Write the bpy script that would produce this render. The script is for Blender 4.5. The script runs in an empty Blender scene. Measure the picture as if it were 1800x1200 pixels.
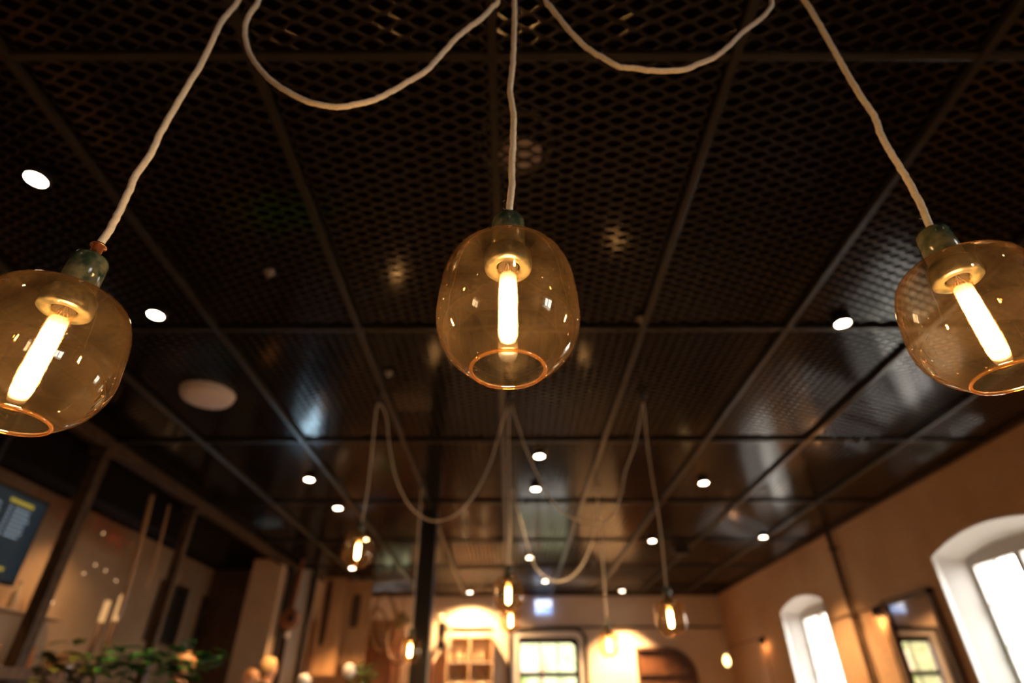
import bpy, bmesh, math, random
from mathutils import Vector, Matrix
random.seed(7)
S = bpy.context.scene
COL = S.collection
R = math.radians
F_PX, PITCH, EYE = 990.0, R(33.3), 1.25
CP, SP = math.cos(PITCH), math.sin(PITCH)
CEIL = 3.5

# ------------------------------------------------------------------ camera, world, exposure
cam = bpy.data.cameras.new('camera')
cam.sensor_width = 36.0
cam.lens = F_PX / 1800 * 36
cam.clip_start = 0.02
cam.dof.use_dof = True
cam.dof.focus_distance = 0.86
cam.dof.aperture_fstop = 1.75
cam.dof.aperture_blades = 0
camo = bpy.data.objects.new('camera', cam)
camo.location = (0, 0, EYE)
camo.rotation_euler = (R(90) + PITCH, R(0.2), R(-0.1))
COL.objects.link(camo)
S.camera = camo
S.view_settings.view_transform = 'Standard'
S.view_settings.look = 'None'
S.view_settings.gamma = 1.0
S.view_settings.exposure = 0.5
S.view_settings.use_curve_mapping = False
S.cycles.sample_clamp_indirect = 6.0
w = bpy.data.worlds.new('overcast_sky')
S.world = w
w.use_nodes = True
bg = w.node_tree.nodes['Background']
bg.inputs['Color'].default_value = (1.0, 0.965, 0.92, 1)
bg.inputs['Strength'].default_value = 16.0
BULB = 270.0          # radiance of the pendant bulbs
SPOT_W = 260.0        # power of one ceiling spot
WARM = (1.0, 0.56, 0.24)

# ------------------------------------------------------------------ coordinates
def at(u, v, Y):
    """point on the plane Y = const that the photograph shows at pixel u, v"""
    a, b = (u - 900) / F_PX, (600 - v) / F_PX
    d = Vector((a, CP - b * SP, SP + b * CP))
    return Vector((0, 0, EYE)) + d * (Y / d.y)
def atx(u, v, X):
    a, b = (u - 900) / F_PX, (600 - v) / F_PX
    d = Vector((a, CP - b * SP, SP + b * CP))
    return Vector((0, 0, EYE)) + d * (X / d.x)

# ------------------------------------------------------------------ materials
MATS = {}
def nt(name):
    m = bpy.data.materials.new(name); m.use_nodes = True
    MATS[name] = m
    return m, m.node_tree, m.node_tree.nodes['Principled BSDF']
def bump(t, p, scale, strength, dist=0.01, coord='Object', kind='noise', sc=(1, 1, 1)):
    tc = t.nodes.new('ShaderNodeTexCoord'); mp = t.nodes.new('ShaderNodeMapping')
    mp.inputs['Scale'].default_value = sc
    t.links.new(tc.outputs[coord], mp.inputs[0])
    n = t.nodes.new('ShaderNodeTexNoise'); n.inputs['Scale'].default_value = scale; n.inputs['Detail'].default_value = 4
    t.links.new(mp.outputs[0], n.inputs['Vector'])
    b = t.nodes.new('ShaderNodeBump'); b.inputs['Strength'].default_value = strength; b.inputs['Distance'].default_value = dist
    t.links.new(n.outputs[0], b.inputs['Height']); t.links.new(b.outputs[0], p.inputs['Normal'])
    return n
def mat(name, c, rough=0.5, metal=0.0, spec=0.5, c2=None, scale=6.0, sc=(1, 1, 1), bmp=0.0, bscale=40.0, bdist=0.005, emit=None, es=0.0, lo=0.35, hi=0.65, detail=4):
    m, t, p = nt(name)
    p.inputs['Base Color'].default_value = (*c, 1)
    p.inputs['Roughness'].default_value = rough
    p.inputs['Metallic'].default_value = metal
    p.inputs['Specular IOR Level'].default_value = spec
    if c2:
        tc = t.nodes.new('ShaderNodeTexCoord'); mp = t.nodes.new('ShaderNodeMapping')
        mp.inputs['Scale'].default_value = sc
        t.links.new(tc.outputs['Object'], mp.inputs[0])
        n = t.nodes.new('ShaderNodeTexNoise'); n.inputs['Scale'].default_value = scale; n.inputs['Detail'].default_value = detail
        t.links.new(mp.outputs[0], n.inputs['Vector'])
        r = t.nodes.new('ShaderNodeValToRGB')
        r.color_ramp.elements[0].position = lo; r.color_ramp.elements[0].color = (*c, 1)
        r.color_ramp.elements[1].position = hi; r.color_ramp.elements[1].color = (*c2, 1)
        t.links.new(n.outputs[0], r.inputs[0]); t.links.new(r.outputs[0], p.inputs['Base Color'])
    if bmp: bump(t, p, bscale, bmp, bdist)
    if emit:
        p.inputs['Emission Color'].default_value = (*emit, 1); p.inputs['Emission Strength'].default_value = es
    return m
def emission(name, c, s):
    m = bpy.data.materials.new(name); m.use_nodes = True; t = m.node_tree
    t.nodes.remove(t.nodes['Principled BSDF'])
    e = t.nodes.new('ShaderNodeEmission'); e.inputs[0].default_value = (*c, 1); e.inputs[1].default_value = s
    t.links.new(e.outputs[0], t.nodes['Material Output'].inputs[0])
    return m

mat('plaster', (0.56, 0.36, 0.21), 0.9, c2=(0.66, 0.45, 0.28), scale=1.3, bmp=0.5, bscale=9, bdist=0.03)
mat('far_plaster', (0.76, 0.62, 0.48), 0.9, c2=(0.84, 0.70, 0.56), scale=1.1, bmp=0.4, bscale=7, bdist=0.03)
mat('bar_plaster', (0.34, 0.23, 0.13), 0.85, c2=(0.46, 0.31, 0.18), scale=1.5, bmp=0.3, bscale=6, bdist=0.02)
mat('white_paint', (0.88, 0.86, 0.82), 0.6, bmp=0.2, bscale=20)
mat('window_paint', (0.55, 0.53, 0.49), 0.5)
mat('void_black', (0.006, 0.003, 0.002), 0.9, spec=0.1)
mat('floor_wood', (0.035, 0.020, 0.011), 0.6, c2=(0.060, 0.034, 0.018), scale=3, sc=(8, 0.6, 1))
mat('mesh_paint', (0.004, 0.002, 0.001), 0.14, spec=0.75)
mat('rail_paint', (0.026, 0.021, 0.011), 0.32, spec=0.4)
mat('steel_black', (0.012, 0.010, 0.009), 0.4)
mat('steel_brown', (0.085, 0.045, 0.018), 0.5, spec=0.25, c2=(0.045, 0.026, 0.012), scale=12)
mat('cord_cloth', (0.74, 0.68, 0.55), 0.85, c2=(0.86, 0.80, 0.66), scale=160, bmp=0.6, bscale=700, bdist=0.0006)
mat('marble', (0.02, 0.042, 0.026), 0.16, c2=(0.22, 0.22, 0.14), scale=34, bmp=0.0, lo=0.38, hi=0.72, detail=9)
mat('flange_marble', (0.018, 0.020, 0.013), 0.3, c2=(0.075, 0.068, 0.044), scale=55, lo=0.40, hi=0.55, detail=8)
mat('copper', (0.80, 0.33, 0.16), 0.22, metal=1.0)
mat('brass', (0.55, 0.38, 0.18), 0.3, metal=1.0)
mat('socket_black', (0.003, 0.002, 0.0015), 0.5, spec=0.2)
mat('wood_board', (0.46, 0.25, 0.11), 0.5, c2=(0.58, 0.33, 0.15), scale=5, sc=(5, 5, 0.5))
mat('wood_red', (0.40, 0.15, 0.06), 0.45, c2=(0.28, 0.10, 0.04), scale=5, sc=(5, 5, 0.6))
mat('wood_dark', (0.07, 0.033, 0.014), 0.5, c2=(0.13, 0.06, 0.025), scale=4, sc=(4, 4, 0.5))
mat('straw', (0.50, 0.33, 0.13), 0.8, c2=(0.38, 0.24, 0.09), scale=14)
mat('white_disc', (0.78, 0.68, 0.62), 0.6)
mat('duct_metal', (0.30, 0.26, 0.20), 0.5)
mat('black_plastic', (0.008, 0.007, 0.006), 0.4)
mat('cream_plastic', (0.75, 0.68, 0.55), 0.5)
mat('leaf', (0.025, 0.13, 0.02), 0.5, spec=0.25, c2=(0.05, 0.20, 0.035), scale=20)
mat('leaf_olive', (0.07, 0.09, 0.015), 0.45, c2=(0.12, 0.13, 0.03), scale=20)
mat('yard_stone', (0.20, 0.19, 0.18), 0.9, c2=(0.27, 0.26, 0.25), scale=2)
mat('hedge', (0.09, 0.11, 0.045), 0.9, c2=(0.20, 0.20, 0.11), scale=4)
mat('red_pot', (0.35, 0.025, 0.012), 0.3)
mat('bottle_amber', (0.35, 0.13, 0.03), 0.12)
mat('bottle_pale', (0.55, 0.42, 0.25), 0.12)
mat('flower_red', (0.42, 0.06, 0.03), 0.7)
mat('screen_navy', (0.02, 0.035, 0.05), 0.3, emit=(0.10, 0.22, 0.32), es=0.03)
mat('screen_yellow', (0.2, 0.16, 0.03), 0.4, emit=(0.62, 0.47, 0.05), es=0.30)
mat('screen_text', (0.2, 0.25, 0.3), 0.4, emit=(0.30, 0.42, 0.52), es=0.32)
mat('screen_pink', (0.3, 0.25, 0.2), 0.4, emit=(0.72, 0.50, 0.40), es=0.60)
mat('chalkboard', (0.018, 0.014, 0.008), 0.6)
mat('chalk', (0.42, 0.38, 0.30), 0.8)
mat('skin_blond', (0.72, 0.42, 0.24), 0.6)
mat('mirror', (0.55, 0.48, 0.42), 0.03, metal=1.0)
mat('niche_brown', (0.06, 0.022, 0.008), 0.5, c2=(0.13, 0.05, 0.02), scale=7)
mat('foliage_out', (0.25, 0.42, 0.08), 0.7)
mat('sheet_out', (0.75, 0.70, 0.66), 0.8)
mat('pink_out', (0.75, 0.42, 0.36), 0.8)
mat('sign_blue', (0.2, 0.3, 0.5), 0.4, emit=(0.30, 0.46, 0.90), es=0.9)
mat('sign_white', (0.8, 0.8, 0.8), 0.4, emit=(0.80, 0.88, 1.0), es=1.3)
mat('sign_green', (0.1, 0.3, 0.2), 0.4, emit=(0.15, 0.45, 0.35), es=0.7)
MATS['spot_lens'] = emission('spot_lens', (1.0, 0.80, 0.55), 26.0)
MATS['wall_bulb'] = emission('wall_bulb', (1.0, 0.62, 0.22), 7.0)
MATS['tiny_light'] = emission('tiny_light', (1.0, 0.60, 0.30), 1.6)
MATS['cool_glow'] = emission('cool_glow', (0.55, 0.82, 1.0), 30.0)
MATS['fridge_glow'] = emission('fridge_glow', (1.0, 0.52, 0.20), 0.55)

def glass_mat(name, face, edge, dust, refl=0.07, speck=True):
    """thin blown glass: tinted see-through, mirror-like towards the rim, a little dust on it"""
    m = bpy.data.materials.new(name); m.use_nodes = True; MATS[name] = m
    t = m.node_tree; N = t.nodes; L = t.links
    N.remove(N['Principled BSDF'])
    lw = N.new('ShaderNodeLayerWeight'); lw.inputs['Blend'].default_value = 0.5
    ramp = N.new('ShaderNodeValToRGB')
    ramp.color_ramp.elements[0].position = 0.35; ramp.color_ramp.elements[0].color = (*face, 1)
    ramp.color_ramp.elements[1].position = 0.97; ramp.color_ramp.elements[1].color = (*edge, 1)
    L.new(lw.outputs['Facing'], ramp.inputs[0])
    tr = N.new('ShaderNodeBsdfTransparent'); L.new(ramp.outputs[0], tr.inputs[0])
    gl = N.new('ShaderNodeBsdfGlossy'); gl.inputs['Roughness'].default_value = 0.03; gl.inputs[0].default_value = (1, 0.9, 0.75, 1)
    pw = N.new('ShaderNodeMath'); pw.operation = 'POWER'; pw.inputs[1].default_value = 4.0
    L.new(lw.outputs['Facing'], pw.inputs[0])
    ma = N.new('ShaderNodeMath'); ma.operation = 'MULTIPLY_ADD'; ma.inputs[1].default_value = 0.55; ma.inputs[2].default_value = refl
    L.new(pw.outputs[0], ma.inputs[0])
    mx = N.new('ShaderNodeMixShader'); L.new(ma.outputs[0], mx.inputs[0]); L.new(tr.outputs[0], mx.inputs[1]); L.new(gl.outputs[0], mx.inputs[2])
    df = N.new('ShaderNodeBsdfDiffuse'); df.inputs[0].default_value = (0.95, 0.66, 0.36, 1)
    tl = N.new('ShaderNodeBsdfTranslucent'); tl.inputs[0].default_value = (0.95, 0.60, 0.28, 1)
    m2 = N.new('ShaderNodeMixShader'); m2.inputs[0].default_value = 0.5; L.new(df.outputs[0], m2.inputs[1]); L.new(tl.outputs[0], m2.inputs[2])
    tc = N.new('ShaderNodeTexCoord')
    n1 = N.new('ShaderNodeTexNoise'); n1.inputs['Scale'].default_value = 14; n1.inputs['Detail'].default_value = 6
    L.new(tc.outputs['Object'], n1.inputs['Vector'])
    r1 = N.new('ShaderNodeMapRange'); r1.inputs['From Min'].default_value = 0.35; r1.inputs['From Max'].default_value = 0.7
    r1.inputs['To Min'].default_value = dust * 0.35; r1.inputs['To Max'].default_value = dust * 2.0
    L.new(n1.outputs[0], r1.inputs[0])
    fac = r1.outputs[0]
    if speck:
        v = N.new('ShaderNodeTexVoronoi'); v.inputs['Scale'].default_value = 260
        L.new(tc.outputs['Object'], v.inputs['Vector'])
        lt = N.new('ShaderNodeMath'); lt.operation = 'LESS_THAN'; lt.inputs[1].default_value = 0.16
        L.new(v.outputs['Distance'], lt.inputs[0])
        sv = N.new('ShaderNodeSeparateColor'); L.new(v.outputs['Color'], sv.inputs[0])
        gt = N.new('ShaderNodeMath'); gt.operation = 'GREATER_THAN'; gt.inputs[1].default_value = 0.62
        L.new(sv.outputs[0], gt.inputs[0])
        mu = N.new('ShaderNodeMath'); mu.operation = 'MULTIPLY'; L.new(lt.outputs[0], mu.inputs[0]); L.new(gt.outputs[0], mu.inputs[1])
        mb = N.new('ShaderNodeMath'); mb.operation = 'MULTIPLY_ADD'; mb.inputs[1].default_value = 0.05
        L.new(mu.outputs[0], mb.inputs[0]); L.new(fac, mb.inputs[2]); fac = mb.outputs[0]
    m3 = N.new('ShaderNodeMixShader'); L.new(fac, m3.inputs[0]); L.new(mx.outputs[0], m3.inputs[1]); L.new(m2.outputs[0], m3.inputs[2])
    L.new(m3.outputs[0], N['Material Output'].inputs[0])
    return m
glass_mat('amber_glass', (0.93, 0.80, 0.62), (0.60, 0.28, 0.09), 0.0058)
glass_mat('amber_lip', (0.80, 0.52, 0.26), (0.70, 0.30, 0.08), 0.05, refl=0.16, speck=False)
glass_mat('bulb_glass', (0.97, 0.93, 0.86), (0.85, 0.65, 0.40), 0.014, speck=False)
glass_mat('pane_glass', (0.97, 0.98, 0.98), (0.9, 0.92, 0.92), 0.0, refl=0.04, speck=False)

def bulb_core(mname='bulb_glow', power=BULB, tint=(1.0, 0.66, 0.33)):
    """glowing inside of the tubular bulb: full glow along the tube, dim amber close to the socket"""
    m = bpy.data.materials.new(mname); m.use_nodes = True; MATS[mname] = m
    t = m.node_tree; N = t.nodes; L = t.links; N.remove(N['Principled BSDF'])
    tc = N.new('ShaderNodeTexCoord'); sx = N.new('ShaderNodeSeparateXYZ'); L.new(tc.outputs['Generated'], sx.inputs[0])
    r = N.new('ShaderNodeValToRGB'); e = r.color_ramp.elements
    e[0].position = 0.66; e[0].color = (1, 1, 1, 1); e[1].position = 1.0; e[1].color = (0.0, 0.0, 0.0, 1); q = e.new(0.82); q.color = (.02, .02, .02, 1)
    L.new(sx.outputs[2], r.inputs[0])
    em = N.new('ShaderNodeEmission'); em.inputs[0].default_value = (*tint, 1); em.inputs[1].default_value = power
    tr = N.new('ShaderNodeBsdfTransparent'); tr.inputs[0].default_value = (1, 0.9, 0.7, 1)
    mx = N.new('ShaderNodeMixShader'); L.new(r.outputs[0], mx.inputs[0]); L.new(tr.outputs[0], mx.inputs[1]); L.new(em.outputs[0], mx.inputs[2])
    L.new(mx.outputs[0], N['Material Output'].inputs[0])
bulb_core()
bulb_core('bulb_glow_dim', BULB * .35, (1.0, 0.58, 0.25))

# ------------------------------------------------------------------ mesh helpers
class MB:
    def __init__(s): s.v = []; s.f = []; s.sm = []
    def add(s, vs, fs, smooth=False):
        o = len(s.v); s.v += [tuple(p) for p in vs]; s.f += [tuple(i + o for i in f) for f in fs]; s.sm += [smooth] * len(fs); return s
    def box(s, x0, x1, y0, y1, z0, z1, M=None):
        vs = [Vector((x, y, z)) for x in (x0, x1) for y in (y0, y1) for z in (z0, z1)]
        if M: vs = [M @ p for p in vs]
        return s.add(vs, [(0, 1, 3, 2), (4, 6, 7, 5), (0, 4, 5, 1), (2, 3, 7, 6), (0, 2, 6, 4), (1, 5, 7, 3)])
    def lathe(s, prof, n=32, c=(0, 0, 0), M=None, close=False):
        """prof: list of (r, z)"""
        c = Vector(c); vs = []; fs = []
        for r, z in prof:
            for k in range(n):
                a = 2 * math.pi * k / n
                p = Vector((r * math.cos(a), r * math.sin(a), z))
                vs.append((M @ p if M else p) + c)
        m = len(prof)
        for i in range(m - 1 + (1 if close else 0)):
            for k in range(n):
                a, b = i * n, ((i + 1) % m) * n
                fs.append((a + k, b + k, b + (k + 1) % n, a + (k + 1) % n))
        if not close:
            if prof[0][0] > 1e-5: fs.append(tuple(range(n)))
            if prof[-1][0] > 1e-5: fs.append(tuple(reversed(range((m - 1) * n, m * n))))
        return s.add(vs, fs, True)
    def shell(s, prof, n=48, c=(0, 0, 0)):
        c = Vector(c); vs = []; fs = []
        for r, z in prof:
            for k in range(n):
                a = 2 * math.pi * k / n
                vs.append(Vector((r * math.cos(a), r * math.sin(a), z)) + c)
        for i in range(len(prof) - 1):
            for k in range(n):
                fs.append((i * n + k, (i + 1) * n + k, (i + 1) * n + (k + 1) % n, i * n + (k + 1) % n))
        return s.add(vs, fs, True)
    def tube(s, pts, r, n=8, taper=None):
        pts = [Vector(p) for p in pts]; vs = []; fs = []
        up = Vector((0, 1, 0.01))
        for i, p in enumerate(pts):
            d = (pts[min(i + 1, len(pts) - 1)] - pts[max(i - 1, 0)]).normalized()
            a = d.cross(up)
            if a.length < 0.05: a = d.cross(Vector((1, 0, 0)))
            a.normalize(); b = d.cross(a).normalized()
            rr = r if taper is None else r * taper[i]
            for k in range(n):
                t = 2 * math.pi * k / n
                vs.append(p + (a * math.cos(t) + b * math.sin(t)) * rr)
        m = len(pts)
        for i in range(m - 1):
            for k in range(n):
                fs.append((i * n + k, i * n + (k + 1) % n, (i + 1) * n + (k + 1) % n, (i + 1) * n + k))
        fs.append(tuple(reversed(range(n)))); fs.append(tuple(range((m - 1) * n, m * n)))
        return s.add(vs, fs, True)
    def prism(s, poly, d, smooth=False):
        """poly: list of Vectors in one plane, extruded by vector d"""
        n = len(poly); d = Vector(d)
        vs = [Vector(p) for p in poly] + [Vector(p) + d for p in poly]
        fs = [tuple(range(n)), tuple(reversed(range(n, 2 * n)))]
        fs += [(i, i + n, (i + 1) % n + n, (i + 1) % n) for i in range(n)]
        return s.add(vs, fs, smooth)
    def build(s, name, m, parent=None, loc=None, bevel=0.0):
        me = bpy.data.meshes.new(name)
        if loc is not None:
            l = Vector(loc); me.from_pydata([tuple(Vector(p) - l) for p in s.v], [], s.f)
        else: me.from_pydata(s.v, [], s.f)
        me.polygons.foreach_set('use_smooth', s.sm)
        bm = bmesh.new(); bm.from_mesh(me)
        bmesh.ops.recalc_face_normals(bm, faces=bm.faces); bm.to_mesh(me); bm.free()
        me.materials.append(MATS[m] if isinstance(m, str) else m)
        o = bpy.data.objects.new(name, me); COL.objects.link(o)
        if parent: o.parent = parent
        if loc is not None: o.location = loc
        if bevel:
            b = o.modifiers.new('bevel', 'BEVEL'); b.width = bevel; b.segments = 2; b.limit_method = 'ANGLE'
        return o
def smooth_path(pts, k=6):
    pts = [Vector(p) for p in pts]; out = []
    P = [pts[0] * 2 - pts[1]] + pts + [pts[-1] * 2 - pts[-2]]
    for i in range(1, len(P) - 2):
        a, b, c, d = P[i - 1:i + 3]
        for j in range(k):
            t = j / k
            out.append(0.5 * ((2 * b) + (c - a) * t + (2 * a - 5 * b + 4 * c - d) * t * t + (3 * b - a - 3 * c + d) * t ** 3))
    out.append(pts[-1]); return out
def tag(o, label=None, cat=None, group=None, kind=None):
    for k, v in (('label', label), ('category', cat), ('group', group), ('kind', kind)):
        if v: o[k] = v
    return o
def empty(name, loc, label, cat, group=None):
    o = bpy.data.objects.new(name, None); o.location = loc; o.empty_display_size = 0.05
    COL.objects.link(o); return tag(o, label, cat, group)
def struct(o): o['kind'] = 'structure'; return o
def kids(o): return [c for c in bpy.data.objects if c.parent == o]
def copy_tree(o, loc=None, parent=None):
    c = o.copy(); COL.objects.link(c)
    if parent: c.parent = parent
    if loc is not None: c.location = loc
    for ch in kids(o): copy_tree(ch, None, c)
    return c
def light(name, kind, loc, energy, color, parent=None, **kw):
    d = bpy.data.lights.new(name, kind); d.energy = energy; d.color = color
    for k, v in kw.items(): setattr(d, k, v)
    o = bpy.data.objects.new(name, d); COL.objects.link(o); o.location = loc
    if parent: o.parent = parent
    return o

# ------------------------------------------------------------------ the room
XR, XL, XP, YF, YN = 4.75, -5.6, -3.95, 14.0, -3.5
struct(MB().box(XL - .2, XR + .6, YN - .2, YF + .3, -0.1, 0).build('floor', 'floor_wood'))

def wall_with_arches(name, x0, x1, y0, y1, z1, ops, m):
    """wall in the plane x = x0 (outer face x1) from y0 to y1; ops: (yc, half width, sill z, spring z, rise)"""
    mb = MB(); n = 12
    for X in (x0, x1):
        y = y0
        for yc, hw, zs, zp, rise in ops:
            mb.add([(X, y, 0), (X, yc - hw, 0), (X, yc - hw, z1), (X, y, z1)], [(0, 1, 2, 3)])
            mb.add([(X, yc - hw, 0), (X, yc + hw, 0), (X, yc + hw, zs), (X, yc - hw, zs)], [(0, 1, 2, 3)])
            for k in range(n):
                ta, tb = -1 + 2 * k / n, -1 + 2 * (k + 1) / n
                za, zb = zp + rise * (1 - ta * ta), zp + rise * (1 - tb * tb)
                mb.add([(X, yc + ta * hw, za), (X, yc + tb * hw, zb), (X, yc + tb * hw, z1), (X, yc + ta * hw, z1)], [(0, 1, 2, 3)])
            y = yc + hw
        mb.add([(X, y, 0), (X, y1, 0), (X, y1, z1), (X, y, z1)], [(0, 1, 2, 3)])
    mb.add([(x0, y0, z1), (x1, y0, z1), (x1, y1, z1), (x0, y1, z1)], [(0, 1, 2, 3)])
    return struct(mb.build(name, m))
WINS = [(-2.2, 0.82, 1.0, 2.68, 0.13), (5.80, 0.82, 1.0, 2.68, 0.13), (10.10, 0.76, 1.0, 2.68, 0.13)]
XO = XR + 0.62
wall_with_arches('wall_right', XR, XO, YN, YF, 3.98, WINS, 'plaster')

def window(n, yc, hw, zs, zp, rise):
    """deep white splayed reveal with rounded lip, wooden frame with centre mullion and thin glazing bars"""
    wroot = bpy.data.objects.new('window_%d' % n, None); COL.objects.link(wroot); wroot.location = (XR, yc, zs); wroot['kind'] = 'structure'
    def outline(h, sp, r, s0, k=16):
        pts = [(-h, s0), (-h, sp)] + [(-h + 2 * h * i / k, sp + r * (1 - (-1 + 2 * i / k) ** 2)) for i in range(1, k)] + [(h, sp), (h, s0)]
        return pts
    A = outline(hw + .035, zp - zs, rise + .035, -.03); B = outline(hw, zp - zs, rise, 0); Cc = outline(hw - .12, zp - zs - .05, rise * .6, 0.05)
    mb = MB(); rings = [(A, .004), (A, -.014), (B, -.022), (B, .03), (Cc, .26), (Cc, .60)]
    vs = []; m_ = len(A)
    for P, dx in rings: vs += [(dx, y, z) for y, z in P]
    fs = [(i * m_ + j, (i + 1) * m_ + j, (i + 1) * m_ + (j + 1) % m_, i * m_ + (j + 1) % m_) for i in range(len(rings) - 1) for j in range(m_)]
    mb.add(vs, fs, False); o = mb.build('window_reveal', 'white_paint', wroot)
    o.modifiers.new('bevel', 'BEVEL').width = 0.012
    h2, t2 = hw - .12, zp - zs - .05
    # frame following the flat head
    fr = MB(); X0, X1 = .27, .34
    top = t2 - 0.02
    fr.box(X0, X1, -h2, -h2 + .06, .05, top); fr.box(X0, X1, h2 - .06, h2, .05, top)
    fr.box(X0, X1, -h2, h2, .05, .12); fr.box(X0 - .01, X1, -h2, h2, top - .06, top + rise * .7)
    fr.box(X0 - .015, X1, -.045, .045, .05, top)
    fr.build('window_frame', 'window_paint', wroot)
    gb = MB()
    for s in (-1, 1):
        c = s * (h2 + 0) / 2
        gb.box(X0 + .02, X0 + .045, c - .011, c + .011, .1, top - .04)
    z = top - .44
    while z > 0.2:
        gb.box(X0 + .02, X0 + .045, -h2 + .05, h2 - .05, z - .011, z + .011); z -= .38
    gb.build('glazing_bar', 'window_paint', wroot)
    MB().add([(X0 + .03, -h2 + .03, .08), (X0 + .03, h2 - .03, .08), (X0 + .03, h2 - .03, top), (X0 + .03, -h2 + .03, top)], [(0, 1, 2, 3)]).build('window_pane', 'pane_glass', wroot)
    MB().box(-.05, .27, -hw + .02, hw - .02, -.02, .05).build('window_sill', 'white_paint', wroot)
    p = light('daylight_portal', 'AREA', (XO + .06, yc, (zs + zp) / 2 + .05), 1.0, (1, 1, 1), shape='RECTANGLE', size=2 * hw, size_y=zp - zs + .3)
    p.rotation_euler = (0, R(90), 0); p.rotation_euler = (R(90), 0, R(90)); p.data.cycles.is_portal = True
for i, a in enumerate(WINS): window(i + 1, *a)

# far wall with door opening, and a pale window at its left
DX0, DX1, DZ = 0.10, 1.50, 2.66
FX0, FX1, FZ0, FZ1 = -3.55, -2.35, 1.45, 2.95
mb = MB()
for X0, X1, Z0, Z1 in ((-3.9, FX0, 0, 3.98), (FX0, FX1, 0, FZ0), (FX0, FX1, FZ1, 3.98), (FX1, DX0, 0, 3.98), (DX0, DX1, DZ, 3.98), (DX1, XR, 0, 3.98)):
    mb.box(X0, X1, YF, YF + .28, Z0, Z1)
struct(mb.build('wall_far', 'far_plaster'))
# left wall behind the bar, its return, the end wall and the wall beyond
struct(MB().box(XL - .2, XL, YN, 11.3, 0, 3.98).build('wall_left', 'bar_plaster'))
mb = MB()
mb.box(XL, -4.45, 11.3, 11.5, 0, 3.98); mb.box(-3.98, -3.9, 11.3, 11.5, 0, 3.98)
mb.box(-4.45, -3.98, 11.3, 11.5, 0, 3.98)
struct(mb.build('wall_left_end', 'wood_dark'))
struct(MB().box(-4.1, -3.9, 11.5, YF, 0, 3.98).build('wall_left_far', 'wood_board'))
struct(MB().box(-4.42, -3.90, 10.2, 10.5, 0, CEIL - .03).build('wall_left_pillar', 'plaster'))
struct(MB().box(XL, XR, YN - .2, YN, 0, 3.98).build('wall_near', 'plaster'))
# made-up fridge-shaped cool light in front of the pillar, for the ceiling's blue streak (its top is just under the photo's edge)
fg = empty('drinks_fridge', (-3.72, 9.85, 0), 'cool-lit glass drinks fridge standing in front of the plain pillar', 'fridge')
mb = MB(); mb.box(-.27, .24, -.03, 0, 0, 1.52); mb.box(-.27, -.24, -.40, 0, 0, 1.52); mb.box(.21, .24, -.40, 0, 0, 1.52); mb.box(-.27, .24, -.40, 0, 1.49, 1.52); mb.box(-.27, .24, -.40, 0, 0, .08)
mb.build('fridge_body', 'black_plastic', fg)
MB().box(-.235, .205, -.045, -.032, .10, 1.48).build('light_panel', 'cool_glow', fg)
for z in (.45, .80, 1.15): MB().box(-.235, .205, -.34, -.05, z, z + .012).build('fridge_shelf', 'duct_metal', fg)
MB().add([(-.24, -.39, .08), (.21, -.39, .08), (.21, -.39, 1.49), (-.24, -.39, 1.49)], [(0, 1, 2, 3)]).build('glass_door', 'pane_glass', fg)
wn = bpy.data.objects.new('window_4', None); COL.objects.link(wn); wn.location = ((FX0 + FX1) / 2, YF + .1, FZ0); wn['kind'] = 'structure'
mb = MB(); W5 = (FX1 - FX0) / 2; H5 = FZ1 - FZ0
for x in (-W5 + .03, -W5 / 3, W5 / 3, W5 - .03): mb.box(x - .03, x + .03, 0, .07, 0, H5)
mb.box(-W5, W5, 0, .07, 0, .05); mb.box(-W5, W5, 0, .07, H5 - .05, H5)
mb.build('window_frame', 'window_paint', wn)
MB().add([(-W5, .03, 0), (W5, .03, 0), (W5, .03, H5), (-W5, .03, H5)], [(0, 1, 2, 3)]).build('window_pane', 'pane_glass', wn)
for c, sx, sy in ((((FX0 + FX1) / 2, YF + .35, (FZ0 + FZ1) / 2), 1.2, 1.5), (((DX0 + DX1) / 2, YF + .35, 1.35), 1.4, 2.7)):
    p = light('daylight_portal', 'AREA', c, 1.0, (1, 1, 1), shape='RECTANGLE', size=sx, size_y=sy)
    p.rotation_euler = (R(90), 0, 0); p.rotation_euler = (R(-90), 0, 0); p.data.cycles.is_portal = True

# far door: dark steel leaf with glazing, white surround rounded at its right corner
dr = bpy.data.objects.new('door_1', None); COL.objects.link(dr); dr.location = (.8, YF, 0); dr['kind'] = 'structure'
def rounded(x0, x1, z1, r, n=8):
    return [(x0, 0), (x0, z1)] + [(x1 - r + r * math.sin(t), z1 - r + r * math.cos(t)) for t in [i * math.pi / 2 / n for i in range(n + 1)]] + [(x1, 0)]
def band(mb, A, B, y0, y1):
    n = len(A); vs = []
    for P, y in ((A, y0), (B, y0), (B, y1), (A, y1)): vs += [(x, y, z) for x, z in P]
    fs = []
    for i in range(n - 1):
        for q in range(4):
            a, b = q * n, ((q + 1) % 4) * n
            fs.append((a + i, b + i, b + i + 1, a + i + 1))
    for i in (0, n - 1): fs.append((i, n + i, 2 * n + i, 3 * n + i))
    mb.add(vs, fs); return mb
band(MB(), rounded(-.79, .80, 2.74, .20), rounded(-.62, .70, 2.62, .13), -.06, .02).build('door_surround', 'white_paint', dr)
band(MB(), rounded(-.85, .87, 2.80, .25), rounded(-.79, .80, 2.74, .20), -.09, .02).build('surround_edge', 'steel_black', dr)
lf = MB(); band(lf, rounded(-.74, .72, 2.64, .12), rounded(-.58, .60, 2.50, .10), 0, .07)
lf.box(-.58, .60, 0, .07, 0, .9); lf.box(-.58, .60, .01, .06, 1.86, 1.96)
lf.build('door_frame', 'steel_black', dr)
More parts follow.
